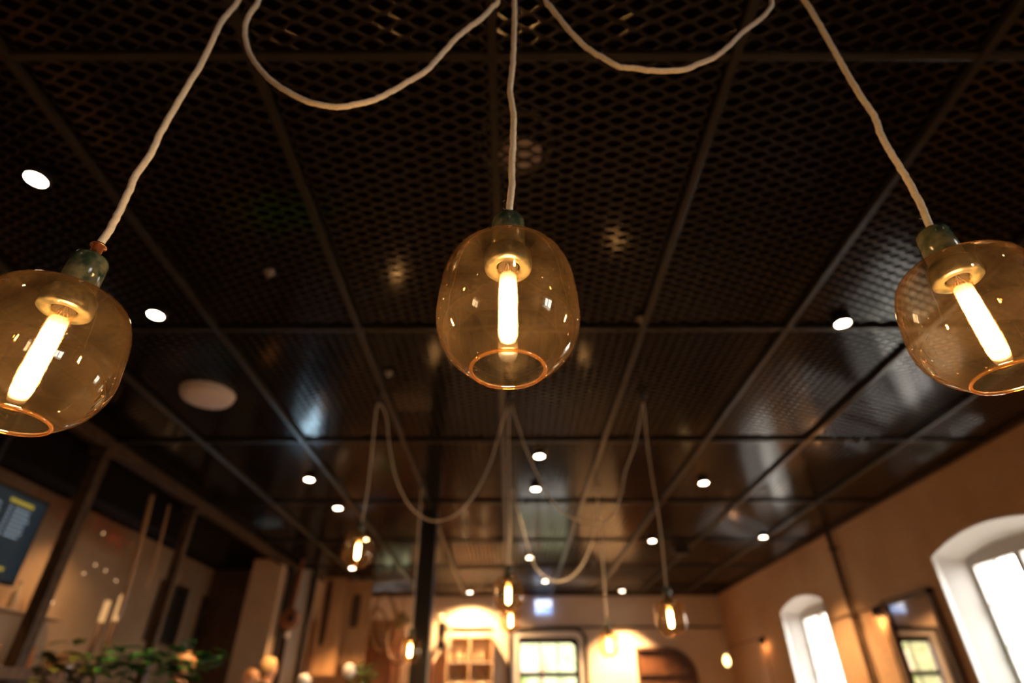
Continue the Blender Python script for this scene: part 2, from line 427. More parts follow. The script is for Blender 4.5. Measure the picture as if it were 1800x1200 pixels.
db = MB(); db.box(-.17, -.145, .02, .05, .9, 2.5); db.box(.21, .235, .02, .05, .9, 2.5); db.build('glazing_bar', 'steel_brown', dr)
MB().add([(-.58, .035, .9), (.6, .035, .9), (.6, .035, 2.5), (-.58, .035, 2.5)], [(0, 1, 2, 3)]).build('door_pane', 'pane_glass', dr)
# what stands outside: the yard and a hedge-green wall beyond the far end
struct(MB().box(XO + .02, 40, -20, 45, -.3, -.25).build('ground', 'yard_stone'))
struct(MB().box(-30, XO + .02, YF + .3, 45, -.3, -.25).build('ground', 'yard_stone'))
tag(MB().box(-9, 8, 20, 20.3, -.25, 4.2).build('hedge_wall', 'hedge'), 'yellow-green hedge in daylight beyond the far door panes', 'hedge')
# what stands outside the door
tag(MB().box(.20, .60, 14.9, 15.0, 1.9, 2.42).build('garden_screen', 'sheet_out'), 'grey-brown board standing outside behind the left door pane', 'screen')
tag(MB().box(.67, .76, 14.75, 14.8, 1.2, 2.5).build('pink_post', 'pink_out'), 'pink post standing outside behind the middle door pane', 'post')
fo = MB()
rr = random.Random(3)
for cx, cz, n in ((1.02, 2.9, 40), (.25, 1.95, 40)):
    for i in range(n):
        p = Vector((cx + rr.gauss(0, .05), 15.1 + rr.uniform(-.1, .1), cz + rr.gauss(0, .12)))
        q = Vector((rr.uniform(-1, 1), rr.uniform(-.3, .3), rr.uniform(-1, 1))).normalized() * .06
        n2 = q.cross(Vector((0, 1, 0))) * .6
        fo.add([p - q, p + n2, p + q, p - n2], [(0, 1, 2, 3)])
tag(fo.build('garden_foliage', 'foliage_out'), 'green leaves outside seen through the far door panes', 'foliage', kind='stuff')

# ------------------------------------------------------------------ ceiling: dark void above, expanded metal sheets in a steel grid
ceil = struct(MB().box(XL - .2, XO, YN, YF + .28, 3.98, 4.1).build('ceiling', 'void_black'))
struct(MB().box(XL, XP - .05, YN, 11.3, CEIL + .01, CEIL + .06).build('ceiling_bar', 'void_black'))
XG = [-3.97, -3.04, -2.04, -1.05, -.07, .92, 1.93, 2.93, 3.93, 4.74]
YG = [-2.63, -.67, 1.28, 3.24, 5.19, 7.14, 9.10, 11.05, 12.98, 13.98]
def mesh_sheet(W, H, nx, ny):
    """flattened expanded metal: long diamonds across, strands with chamfered lower edges"""
    mb = MB(); a, b = W / nx, H / ny; w2, t = .0082, .0045
    def strand(p, q):
        d = (q - p).normalized(); s = Vector((-d.y, d.x, 0))
        if s.y < 0: s = -s
        sec = [(-w2, .002), (-w2, -t + .0022), (-w2 * .4, -t), (w2 * .8, -t), (w2, .001), (0, .004)]
        vs = []
        for e in (p, q):
            for o, z in sec: vs.append(e + s * o + Vector((0, 0, z)))
        n = len(sec)
        mb.add(vs, [(i, (i + 1) % n, n + (i + 1) % n, n + i) for i in range(n)], False)
    kn = a * .13
    for i in range(nx):
        for j in range(ny):
            x, y = i * a, j * b
            L_, R_ = Vector((x, y + b / 2, 0)), Vector((x + a, y + b / 2, 0))
            B_, T_ = Vector((x + a / 2, y, 0)), Vector((x + a / 2, y + b, 0))
            k = Vector((kn / 2, 0, 0))
            strand(L_ + k, B_ - k); strand(B_ + k, R_ - k); strand(L_ + k, T_ - k); strand(T_ + k, R_ - k)
            mb.box(L_.x - kn / 2 - .002, L_.x + kn / 2 + .002, L_.y - w2 * 1.25, L_.y + w2 * 1.25, -t, .003)
            mb.box(B_.x - kn / 2 - .002, B_.x + kn / 2 + .002, B_.y - w2 * 1.25, B_.y + w2 * 1.25, -t, .003)
    return mb
protos = {}
for i in range(9):
    for j in range(9):
        W, H = XG[i + 1] - XG[i], YG[j + 1] - YG[j]
        key = ('n' if W < .9 else 'w', 's' if H < 1.5 else 'l')
        if key not in protos:
            Wp, Hp = (.82 if key[0] == 'n' else 1.0), (1.0 if key[1] == 's' else 1.95)
            o = mesh_sheet(Wp, Hp, 6 if key[0] == 'n' else 7, 16 if key[1] == 's' else 31).build('mesh_sheet', 'mesh_paint', ceil)
            protos[key] = (o, Wp, Hp)
        else:
            o = protos[key][0].copy(); COL.objects.link(o)
        _, Wp, Hp = protos[key]
        o.location = (XG[i], YG[j], CEIL + .008); o.scale = (W / Wp, H / Hp, 1)
for x in XG[1:-1]:
    MB().box(x - .019, x + .019, YN, YF, CEIL - .035, CEIL).build('grid_rail', 'rail_paint', ceil, bevel=.003)
for y in YG[:-1]:
    MB().box(XP, XR, y - .016, y + .016, CEIL - .028, CEIL - .001).build('cross_rail', 'rail_paint', ceil, bevel=.003)
struct(MB().box(XR - .05, XR - .005, YN, YF, CEIL - .04, CEIL).build('trim_1', 'steel_brown'))
struct(MB().box(XP, XR, YF - .04, YF, CEIL - .04, CEIL).build('trim_2', 'steel_brown'))

# steel frame along the bar opening
bm_ = tag(MB().box(XP - .04, XP + .07, YN, 11.3, CEIL - .12, CEIL).build('steel_beam', 'steel_brown', bevel=.006), 'long brown steel beam under the ceiling edge above the bar opening', 'beam')
pl = ['brown steel post nearest the menu board', 'brown steel post between the hanging pole and the chalkboard', 'black steel post beside the plain pillar wall']
for k, (y, t) in enumerate(((5.14, .055), (6.98, .045), (10.44, .036))):
    o = empty('steel_post', (XP + .02 if k < 2 else -3.835, y, 0), pl[k], 'post', 'steel posts along the bar opening')
    x = XP + .02
    if k == 0:
        MB().box(-t, t, -t, t, 0, CEIL - .12).build('shaft', 'steel_brown', o, bevel=.006)
        MB().box(-.09, .09, -.09, .09, CEIL - .18, CEIL - .12).build('head_plate', 'steel_brown', o, bevel=.004)
        MB().box(-.11, .11, -.11, .11, 0, .02).build('foot_plate', 'steel_brown', o)
        post0 = o
    else:
        for c in kids(post0):
            d = c.copy(); COL.objects.link(d); d.parent = o
            if k == 2: d.scale = (.6, .6, 1)
            if c.name.startswith('shaft'): d.scale = (t / .055, t / .055, 1)
            if k == 2: d.data = d.data.copy(); d.data.materials[0] = MATS['steel_black']
tag(MB().box(-4.34, -4.13, 1.0, 8.55, EYE + 1.80, CEIL).build('black_bulkhead', 'void_black'), 'long matt black box hanging below the ceiling behind the steel posts', 'bulkhead')
# black column in the room
col = empty('steel_column', (-1.04, 7.4, 0), 'thick black column standing in the middle of the room', 'column')
MB().box(-.10, .10, -.10, .10, 0, CEIL - .035).build('shaft', 'steel_black', col, bevel=.01)
MB().box(-.15, .15, -.15, .15, 0, .03).build('foot_plate', 'steel_black', col)
# white jamb with dark post beside it
tag(MB().box(-3.89, -3.63, 11.0, 11.25, 0, CEIL - .04).build('white_jamb', 'white_paint', bevel=.01), 'pale upright board beside the hanging round instrument', 'jamb')
tag(MB().box(-3.625, -3.55, 10.95, 11.05, 0, CEIL - .04).build('dark_upright', 'steel_black'), 'thin dark upright against the right edge of the pale board', 'upright')

# ------------------------------------------------------------------ ceiling fittings
def make_spot(loc, label, power=1.0, on=True):
    o = empty('ceiling_spot', loc, label, 'spotlight', 'small round ceiling spotlights')
    MB().lathe([(.062, .06), (.062, 0.0), (.056, -.004), (.048, -.004), (.046, .012)], 20).build('spot_housing', 'black_plastic', o)
    MB().lathe([(.0001, -.002), (.047, -.002), (.047, .004), (.0001, .004)], 20).build('spot_lens', 'spot_lens', o)
    l = light('spot_light', 'SPOT', (0, 0, -.02), SPOT_W * power, WARM, o, spot_size=R(95), spot_blend=0.7, shadow_soft_size=.04)
    return o
SZ = CEIL - .045
spots = [
 (-2.34, 1.89, 'largest glowing ceiling spot, left above the near left pendant'),
 (-2.35, 3.03, 'glowing ceiling spot just right of the near left glass globe'),
 (-2.28, 6.20, 'glowing ceiling spot in the pale blue reflection streak'),
 (-2.23, 7.27, 'glowing ceiling spot right of and below the blue streak'),
 (-2.22, 8.85, 'small ceiling spot left of the distant left pendant'),
 (2.27, 3.14, 'glowing ceiling spot left of the near right glass globe'),
 (2.24, 6.35, 'glowing ceiling spot right of centre, beyond the hanging cord hook'),
 (2.20, 9.00, 'small ceiling spot above the distant right pendant'),
 (.30, 5.52, 'glowing ceiling spot directly below the near centre globe'),
 (.30, 6.55, 'ceiling spot one step behind the central one'),
 (.33, 10.1, 'small ceiling spot above the lit exit sign, nearer one'),
 (.70, 12.2, 'small ceiling spot above the lit exit sign, farther one'),
 (.30, -.95, 'ceiling spot behind the viewer over the middle of the room'),  # this and the next two: unseen spots added to light the cords
 (-1.6, -.75, 'ceiling spot behind the viewer on the bar side'),
 (1.9, -.70, 'ceiling spot behind the viewer on the window side'),
 (3.85, 8.80, 'small ceiling spot close to the right wall, in front of the pipe'),  # lamp put in where the rails only reflect light
]
for x, y, lb in spots: make_spot((x, y, SZ), lb, 1.5 if x > 2 else 1.3 if y < 0 else 1.0)
for x, y, lb, pw in ((-.90, 13.45, 'ceiling spot washing the far wall left of the door', 2.4), (2.45, 13.35, 'ceiling spot casting the bright cone right of the door', 5.0), (-2.9, 10.9, 'ceiling spot above the slotted wooden boards', 2.5)):  # the last one is added out of sight to brighten the slotted boards
    o = make_spot((x, y, SZ), lb, pw)
    if pw == 2.4:
        for c in kids(o):
            if c.type == 'LIGHT': c.data.spot_size = R(150)
# round white ceiling disc
sp = empty('ceiling_speaker', (-2.54, 4.2, CEIL - .04), 'round white ceiling speaker under the mesh at left', 'speaker')
MB().lathe([(.0001, -.035), (.10, -.034), (.185, -.024), (.205, 0), (.205, .035), (.0001, .035)], 40).build('speaker_cover', 'white_disc', sp)
MB().lathe([(.205, .030), (.215, .030), (.215, .04), (.205, .04)], 40).build('speaker_rim', 'cream_plastic', sp)
# round vent above the mesh
va = empty('air_vent', (.03, 1.84, CEIL + .14), 'round vent with pale disc seen through the mesh behind the centre cord', 'vent')
MB().lathe([(.186, 0), (.190, 0), (.190, .06), (.186, .06)], 40, close=True).build('vent_collar', 'duct_metal', va)
MB().lathe([(.0001, .012), (.09, .010), (.118, .022), (.118, .032), (.0001, .03)], 36, c=(.02, .07, 0)).build('vent_disc', 'white_disc', va)
MB().lathe([(.10, .03), (.10, .30)], 24, c=(.02, .07, 0)).build('vent_duct', 'steel_black', va)
# smoke sensors and small boxes on the grid
for x, y, z, lb in ((.885, 3.12, CEIL - .02, 'tiny pale sensor under the mesh right of the near centre globe'),
                    (-1.46, 2.63, CEIL - .02, 'tiny pale sensor in the dark mesh between the near left and centre globes'),
                    (-.96, 3.85, CEIL - .02, 'tiny pale sensor beside the left cord hook')):
    s = empty('ceiling_sensor', (x, y, z), lb, 'sensor', 'tiny ceiling sensors')
    MB().lathe([(.0001, -.03), (.012, -.028), (.016, -.01), (.030, 0), (.030, .012), (.0001, .012)], 16).build('sensor_body', 'duct_metal', s)
tag(MB().box(-1.02, -.72, 4.30, 4.62, CEIL + .03, CEIL + .15).build('junction_box', 'duct_metal', bevel=.01), 'dim beige box above the mesh beside the left cord hook', 'box')
tag(MB().box(2.64, 2.88, 9.4, 9.6, CEIL - .14, CEIL - .036).build('ceiling_projector', 'black_plastic', bevel=.01), 'small black box hanging from the ceiling above the right distant pendant', 'box')
tag(MB().box(1.43, 1.53, 10.45, 10.55, CEIL - .09, CEIL - .036).build('ceiling_camera', 'black_plastic', bevel=.01), 'tiny black box on the ceiling left of the bright ceiling reflection', 'box')

# ------------------------------------------------------------------ pendant lamps
PROF = [(.023, .6235), (.038, .6225), (.055, .6185), (.072, .6105), (.086, .5985), (.095, .582), (.101, .561), (.1045, .536), (.1063, .510),
        (.1070, .488), (.1038, .465), (.0962, .445), (.0865, .4292), (.0745, .4170), (.0640, .4085), (.0540, .4035)]
def dense(P, k=3):
    q = smooth_path([(r, 0, z) for r, z in P], k); return [(p.x, p.z) for p in q]
PROF = dense(PROF)
Z0 = .70   # top of the marble cap in lamp coordinates; the Empty sits there
def sh(P): return [(r, z - Z0) for r, z in P]
def make_pendant(loc, label, group, cap=True):
    o = empty('pendant_lamp', loc, label, 'lamp', group)
    MB().shell(sh(PROF), 64).build('glass_shade', 'amber_glass', o)
    t = [(.0525 + .0028 * math.cos(a), .4020 + .0028 * math.sin(a)) for a in [2 * math.pi * i / 10 for i in range(10)]]
    MB().lathe(sh(t), 64, close=True).build('glass_lip', 'amber_lip', o)
    MB().lathe(sh([(.0045, .700), (.017, .6995), (.0245, .696), (.0272, .689), (.0276, .680), (.0276, .6255), (.0001, .6255)]), 40).build('marble_cap', 'marble', o)
    MB().lathe(sh([(.019, .6205), (.034, .6205), (.037, .616), (.0385, .595), (.0375, .589), (.0355, .587), (.0205, .587), (.019, .590), (.019, .6205)]), 48).build('marble_flange', 'flange_marble', o)
    MB().lathe(sh([(.0001, .618), (.0175, .618), (.0175, .592), (.0165, .5905), (.0155, .5905), (.0001, .600)]), 32).build('socket', 'socket_black', o)
    b = MB().shell(sh([(.0135, .598), (.0152, .592), (.0155, .586), (.0155, .466), (.0148, .459), (.0125, .453), (.008, .449), (.0001, .4475)]), 32).build('bulb', 'bulb_glass', o)
    MB().lathe(sh([(.0001, .574), (.0132, .574), (.0136, .560), (.0136, .470), (.0128, .461), (.009, .453), (.0001, .4495)]), 28).build('glowing_core', 'bulb_glow', b)
    w_ = MB()
    for a in range(4):
        x, y = .006 * math.cos(a * 1.57 + .4), .006 * math.sin(a * 1.57 + .4)
        w_.tube([(x * .5, y * .5, .598 - Z0), (x, y, .588 - Z0), (x * 1.4, y * 1.4, .576 - Z0)], .0007, 6)
    w_.build('filament_wire', 'copper', b)
    return o
NEAR = 'three near pendant lamps with amber glass'
LAMPS = [(Vector((-.6985, .712, EYE + Z0 - .062)), 'near left amber glass pendant with a copper collar on its marble cap'),
         (Vector((-.003, .685, EYE + Z0)), 'near centre amber glass pendant, the only one shown whole'),
         (Vector((.750, .730, EYE + Z0 + .012)), 'near right amber glass pendant, cut by the right photo edge')]
lampo = [make_pendant(p, lb, NEAR) for p, lb in LAMPS]
# copper collar, raised on the left lamp
MB().lathe([(.0001, 0), (.0085, 0), (.0085, .022), (.0125, .023), (.0125, .0265), (.0055, .027), (.0055, .030), (.0001, .030)], 24).build('copper_collar', 'copper', lampo[0])
CR = .0060
def cord(parent, pts, r=CR, hair=None):
    pts = [Vector(p) - parent.location for p in pts]
    P = smooth_path(pts, 6)
    P2 = [p + Vector((rr.uniform(-.12, .12), rr.uniform(-.12, .12), 0)) * r for p in P]
    c = MB().tube(P2, r, 10)
    return c.build('cord', 'cord_cloth', parent)
def plane(px, Y): return [at(u, v, Y) for u, v in px]
def hook(loc, label):
    h = empty('ceiling_hook', loc, label, 'hook', 'ceiling hooks carrying the cords')
    MB().lathe([(.0001, -.05), (.008, -.05), (.01, -.02), (.028, -.012), (.03, .0), (.0001, .0)], 16).build('hook_base', 'steel_black', h)
    MB().tube([(0, 0, -.045), (.012, 0, -.06), (.016, 0, -.075), (.006, 0, -.09), (-.008, 0, -.085)], .003, 6).build('hook_wire', 'steel_black', h)
HZ = CEIL - .028
def hookpoint(x, y): return Vector((x, y, HZ - .085))
# near group
hl, hc, hr = (-.72, .71), (0.0, .70), (.735, .72)
for (x, y), lb in ((hl, 'hook overhead of the near left pendant, above the photo edge'), (hc, 'hook overhead of the near centre pendant, above the photo edge'), (hr, 'hook overhead of the near right pendant, above the photo edge')):
    hook((x, y, HZ), lb)
L1 = [(185, 429), (200, 400), (217, 367), (233, 333), (242, 310), (267, 275), (292, 225), (325, 167), (354, 121), (377, 75), (396, 37), (425, 0)]
top = LAMPS[0][0]
pl_ = plane(L1, .712)
off = top.x - pl_[0].x
pl_ = [top + Vector((0, 0, .028))] + pl_[1:]
W1 = [(460, 0), (447, 20), (437, 42), (437, 70), (447, 100), (468, 128), (490, 148), (520, 166), (545, 178), (575, 185), (600, 188), (632, 183), (660, 176), (690, 162), (722, 143), (752, 125), (778, 98), (806, 67), (830, 48), (855, 29), (870, 12), (880, 0)]
def drift(p, q, n=5):
    return [p.lerp(q, i / n) for i in range(1, n)]
swag = plane(W1, .70)
lc = pl_ + drift(pl_[-1], hookpoint(*hl), 4) + [hookpoint(*hl)] + list(reversed(drift(swag[0], hookpoint(*hl), 4))) + swag + drift(swag[-1], hookpoint(*hc), 4) + [hookpoint(*hc)]
cord(lampo[0], lc)
C1 = [(903, 370), (903, 333), (904, 292), (906, 240), (907, 205), (902, 170), (901, 150), (906, 110), (908, 60), (909, 0)]
pc = plane(C1, .685); pc[0] = LAMPS[1][0] - Vector((0, 0, .005))
cord(lampo[1], pc + drift(pc[-1], hookpoint(*hc) + Vector((0, -.01, 0)), 4) + [hookpoint(*hc) + Vector((0, -.01, 0))])
R1 = [(1642, 404), (1629, 371), (1612, 337), (1596, 308), (1575, 275), (1554, 237), (1542, 204), (1517, 167), (1492, 125), (1475, 96), (1450, 50), (1433, 21), (1419, 0)]
pr = plane(R1, .73); pr[0] = LAMPS[2][0] - Vector((0, 0, .005))
W2 = [(1362, 0), (1354, 21), (1337, 37), (1311, 56), (1287, 80), (1262, 100), (1231, 113), (1204, 123), (1151, 124), (1120, 120), (1091, 117), (1069, 104), (1047, 92), (1027, 76), (1009, 58), (987, 31), (971, 11), (964, 0)]
sw = plane(W2, .71)
lc = pr + drift(pr[-1], hookpoint(*hr), 4) + [hookpoint(*hr)] + list(reversed(drift(sw[0], hookpoint(*hr), 4))) + sw + drift(sw[-1], hookpoint(*hc), 4) + [hookpoint(*hc) + Vector((.02, 0, 0))]
cord(lampo[2], lc)
# loose cloth fibres at the cord ends
for lp, n in ((lampo[1], 7), (lampo[2], 9)):
    fb = MB()
    for i in range(n):
        z = rr.uniform(.0, .05); a = rr.uniform(0, 6.28); d = Vector((math.cos(a), math.sin(a), rr.uniform(-.4, .6)))
        base = (Vector((0, 0, z)) if lp is lampo[1] else (pr[1] - pr[0]).normalized() * z) + d * CR * .9
        fb.tube([base, base + d * .003, base + d * .005 + Vector((0, 0, rr.uniform(-.002, .002)))], .00025, 5)
    fb.build('loose_fibre', 'cord_cloth', lp)

# distant lamps: copies of the centre pendant with their own cords
FAR_CORE = {}
def copy_lamp(loc, label, group):
    src = lampo[1]; o = src.copy(); COL.objects.link(o); o.location = loc; o['label'] = label; o['group'] = group
    for c in kids(src):
        if c.name.startswith(('cord', 'loose')): continue
        d = c.copy(); COL.objects.link(d); d.parent = o
        for g in kids(c):
            e = g.copy(); COL.objects.link(e); e.parent = d
            if e.name.startswith('glowing_core'):
                e.data = FAR_CORE.setdefault('m', e.data.copy()); e.data.materials[0] = MATS['bulb_glow_dim']
    return o
G2 = 'second row of pendant lamps'
YA = 4.2
def bulb_to_cap(u, v, Y):
    """lamp whose bulb centre shows at u, v"""
    return at(u, v, Y) + Vector((0, 0, Z0 - .513))
l2 = [copy_lamp(bulb_to_cap(632, 965, YA), 'distant left pendant, highest of the far lamps, left of the black column', G2),
      copy_lamp(bulb_to_cap(896, 1043, YA), 'distant centre pendant, upper one of the two that overlap', G2),
      copy_lamp(bulb_to_cap(1181, 1085, YA), 'distant right pendant against the far right wall corner', G2)]
H2 = [(-1.10, YA), (-.01, YA), (1.11, YA)]
for (x, y), s in zip(H2, ('left', 'centre', 'right')): hook((x, y, HZ), 'small ceiling hook holding the %s cord of the second lamp row' % s)
a = l2[0].location
cord(l2[0], [a - Vector((0, 0, .005)), a.lerp(hookpoint(*H2[0]), .3) + Vector((.012, 0, 0)), a.lerp(hookpoint(*H2[0]), .7), hookpoint(*H2[0])] +
     plane([(682, 730), (687, 780), (698, 835), (716, 878), (738, 903), (765, 915), (795, 909), (822, 888), (845, 855), (866, 810), (882, 755)], YA) + [hookpoint(*H2[1])])
a = l2[1].location
cord(l2[1], [a - Vector((0, 0, .005)), a.lerp(hookpoint(*H2[1]), .35) + Vector((.008, 0, 0)), a.lerp(hookpoint(*H2[1]), .7), hookpoint(*H2[1])])
a = l2[2].location
cord(l2[2], [a - Vector((0, 0, .005)), a.lerp(hookpoint(*H2[2]), .3) + Vector((.01, 0, 0)), a.lerp(hookpoint(*H2[2]), .7) + Vector((-.01, 0, 0)), hookpoint(*H2[2])] +
     plane([(1128, 740), (1118, 785), (1102, 830), (1095, 868), (1082, 902), (1062, 918), (1030, 918), (1000, 905), (972, 880), (950, 840), (930, 795), (914, 750)], YA) + [hookpoint(*H2[1]) + Vector((.02, 0, 0))])
G3 = 'third row of pendant lamps'
YB = 6.35
l3 = [copy_lamp(bulb_to_cap(723, 1140, YB), 'small distant pendant touching the left side of the black column', G3),
      copy_lamp(bulb_to_cap(900, 1088, YB), 'distant centre pendant, lower one of the two that overlap', G3),
      copy_lamp(bulb_to_cap(1073, 1132, YB), 'small distant pendant right of the far door', G3)]
H3 = [(-1.02, YB), (0.0, YB), (1.0, YB)]
for (x, y), s in zip(H3, ('left', 'centre', 'right')): hook((x, y, HZ), 'tiny ceiling hook holding the %s cord of the third lamp row' % s)
for o, h in zip(l3, H3):
    a = o.location; pts = [a - Vector((0, 0, .005)), a.lerp(hookpoint(*h), .5), hookpoint(*h)]
    if o is l3[2]: pts += plane([(1052, 900), (1044, 950), (1028, 990), (1005, 1015), (980, 1022), (955, 1010), (938, 985), (925, 940), (912, 890)], YB) + [hookpoint(*H3[1]) + Vector((.02, 0, 0))]
    cord(o, pts)

# ------------------------------------------------------------------ right wall fittings
def vbox(x0, x1, pts_y, z0, z1): pass
# pipe
pp = empty('wall_pipe', (XR - .06, 8.5, 0), 'dark vertical pipe on the right wall between the two windows', 'pipe')
MB().tube([(0, 0, 0.0), (0, 0, 1.2), (.005, .01, 2.2), (-.005, 0, CEIL - .045)], .032, 12).build('pipe_tube', 'steel_brown', pp)
for z in (1.0, 2.3, 3.2): MB().box(-.045, .06, -.045, .045, z, z + .03).build('pipe_clamp', 'steel_brown', pp)
def sconce(u, v, label, power):
    c = atx(u, v, XR - .07)
    o = empty('wall_sconce', c, label, 'wall lamp', 'small black wall lamps')
    MB().box(.045, .07, -.05, .05, -.08, .08).build('wall_plate', 'black_plastic', o, bevel=.005)
    MB().lathe([(.020, .05), (.034, .045), (.042, -.05), (.036, -.05), (.028, .035), (.0001, .04)], 20).build('lamp_shade', 'black_plastic', o)
    MB().lathe([(.0001, .02), (.014, .015), (.018, -.02), (.010, -.038), (.0001, -.04)], 14).build('bulb', 'wall_bulb', o)
    light('sconce_light', 'POINT', (0, 0, -.07), power, (1.0, .42, .14), o, shadow_soft_size=.02)
    return o, c
s1, c1 = sconce(1543, 1078, 'black wall lamp left of the framed mirror', 6)
s2, c2 = sconce(1340, 1128, 'black wall lamp left of the small arched window', 3)
for c, y2, lb in ((c1, c1.y + 1.35, 'thin dark cable running level from the black lamp to the small window'), (c2, YF - .05, 'thin dark cable running level from the far wall lamp to the corner')):
    tag(MB().tube([(XR - .012, c.y, c.z + .06), (XR - .012, (c.y + y2) / 2, c.z + .07), (XR - .012, y2, c.z + .06)], .008, 8).build('wall_cable', 'steel_brown'), lb, 'cable')
for c, lb in ((c1, 'thin vertical cable below the black lamp beside the mirror'), (c2, 'thin vertical cable below the far wall lamp')):
    tag(MB().tube([(XR - .012, c.y - .02, c.z - .09), (XR - .012, c.y - .01, c.z - .8), (XR - .012, c.y, .1)], .009, 8).build('wall_cable', 'steel_brown'), lb, 'cable')
# framed mirror
m1, m2 = atx(1562, 1062, XR), atx(1640, 1035, XR)
mt = (m1.z + m2.z) / 2 + .01; my0, my1 = m2.y - .03, m1.y + .02
mr = empty('framed_mirror', (XR - .02, (my0 + my1) / 2, mt - 1.5), 'tall framed mirror on the right wall beside the big arched window', 'mirror')
hy = (my1 - my0) / 2
MB().add([(-.01, -hy + .05, .05), (-.01, hy - .05, .05), (-.01, hy - .05, 1.45), (-.01, -hy + .05, 1.45)], [(0, 1, 2, 3)]).build('mirror_glass', 'mirror', mr)
fr = MB(); fr.box(-.04, .015, -hy, -hy + .06, 0, 1.5); fr.box(-.04, .015, hy - .06, hy, 0, 1.5); fr.box(-.04, .015, -hy, hy, 0, .06); fr.box(-.04, .015, -hy, hy, 1.44, 1.5)
fr.build('mirror_frame', 'wood_dark', mr)
# amber lamp near the far right corner
c = at(1280, 1161, 9.0)
o = empty('drop_bulb', c + Vector((0, 0, .08)), 'single small amber bulb hanging near the far right corner', 'lamp')
MB().lathe([(.0001, .03), (.02, .028), (.024, -.01), (.018, -.02), (.0001, -.02)], 16).build('socket', 'black_plastic', o)
MB().lathe([(.012, -.02), (.034, -.05), (.045, -.09), (.036, -.13), (.012, -.155), (.0001, -.158)], 20).build('bulb', 'wall_bulb', o)
MB().tube([(0, 0, .03), (.003, 0, .8), (0, 0, CEIL - c.z - .08)], .0035, 6).build('cord', 'steel_black', o)
# sill plant
def leaves(mb, c, n, spread, ln, rnd, up=.6):
    for i in range(n):
        a = rnd.uniform(0, 6.28); e = rnd.uniform(-.2, 1) * up
        d = Vector((math.cos(a), math.sin(a), e)).normalized()
        p = Vector(c) + Vector((rnd.gauss(0, spread.x), rnd.gauss(0, spread.y), rnd.gauss(0, spread.z)))
        s_ = d.cross(Vector((0, 0, 1))).normalized() * ln * .28; q = ln
        dn = Vector((0, 0, -.25 * ln))
        mb.add([p, p + d * q * .35 + s_, p + d * q * .75 + s_ * .7 + dn * .4, p + d * q + dn, p + d * q * .75 - s_ * .7 + dn * .4, p + d * q * .35 - s_, p + d * q * .5 + dn * .1],
               [(0, 1, 6), (1, 2, 6), (2, 3, 6), (3, 4, 6), (4, 5, 6), (5, 0, 6)], True)
c = Vector((XR + .25, 6.15, 1.05))
o = empty('sill_plant', c, 'dark leafy plant on the sill of the big arched window', 'plant')
MB().lathe([(.0001, 0), (.06, 0), (.08, .14), (.07, .14), (.06, .10), (.0001, .10)], 20).build('pot', 'wood_dark', o)
lv = MB(); leaves(lv, (0, 0, .42), 60, Vector((.05, .07, .14)), .10, rr); lv.build('foliage', 'leaf', o)
st = MB(); st.tube([(0, 0, .1), (.01, 0, .3), (0, .02, .6)], .006, 6); st.build('stem', 'leaf_olive', o)

# ------------------------------------------------------------------ far wall fittings
tag(MB().box(-1.42, -.42, YF - .06, YF - .002, EYE + 1.54, EYE + 1.585).build('wall_ledge', 'steel_brown'), 'thin dark ledge on the far wall left of the door', 'ledge')
tag(MB().box(.5, 4.70, YF - .05, YF - .002, EYE + 1.545, EYE + 1.58).build('wall_ledge', 'steel_brown'), 'thin dark ledge on the far wall running right from the door to the corner', 'ledge')
eg = empty('exit_sign', (.74, 13.9, EYE + 1.82), 'small glowing blue and white exit sign above the far door', 'sign')
MB().box(-.19, .19, -.02, .03, 0, .30).build('sign_box', 'sign_blue', eg)
mb = MB(); mb.box(-.18, .18, -.026, -.021, .16, .285); mb.build('sign_panel', 'sign_white', eg)
mb = MB()
mb.lathe([(.0001, -.012), (.013, -.007), (.013, .007), (.0001, .012)], 10, c=(-.035, -.03, .135))
mb.box(-.052, -.022, -.032, -.028, .075, .12)
mb.tube([(-.045, -.03, .08), (-.06, -.03, .05), (-.085, -.03, .03)], .007, 6); mb.tube([(-.03, -.03, .08), (-.012, -.03, .055), (-.015, -.03, .02)], .007, 6)
mb.tube([(-.05, -.03, .115), (-.075, -.03, .095)], .006, 6); mb.tube([(-.02, -.03, .115), (0, -.03, .095)], .006, 6)
mb.box(.03, .09, -.032, -.028, .065, .08); mb.add([(.09, -.03, .045), (.09, -.03, .10), (.13, -.03, .0725)], [(0, 1, 2)])
mb.box(-.16, -.12, -.032, -.028, .02, .14)
mb.build('sign_pictogram', 'sign_white', eg)
MB().tube([(0, 0.0, .30), (0, 0.0, CEIL - EYE - 1.82 - .035)], .006, 6).build('sign_rod', 'steel_black', eg)
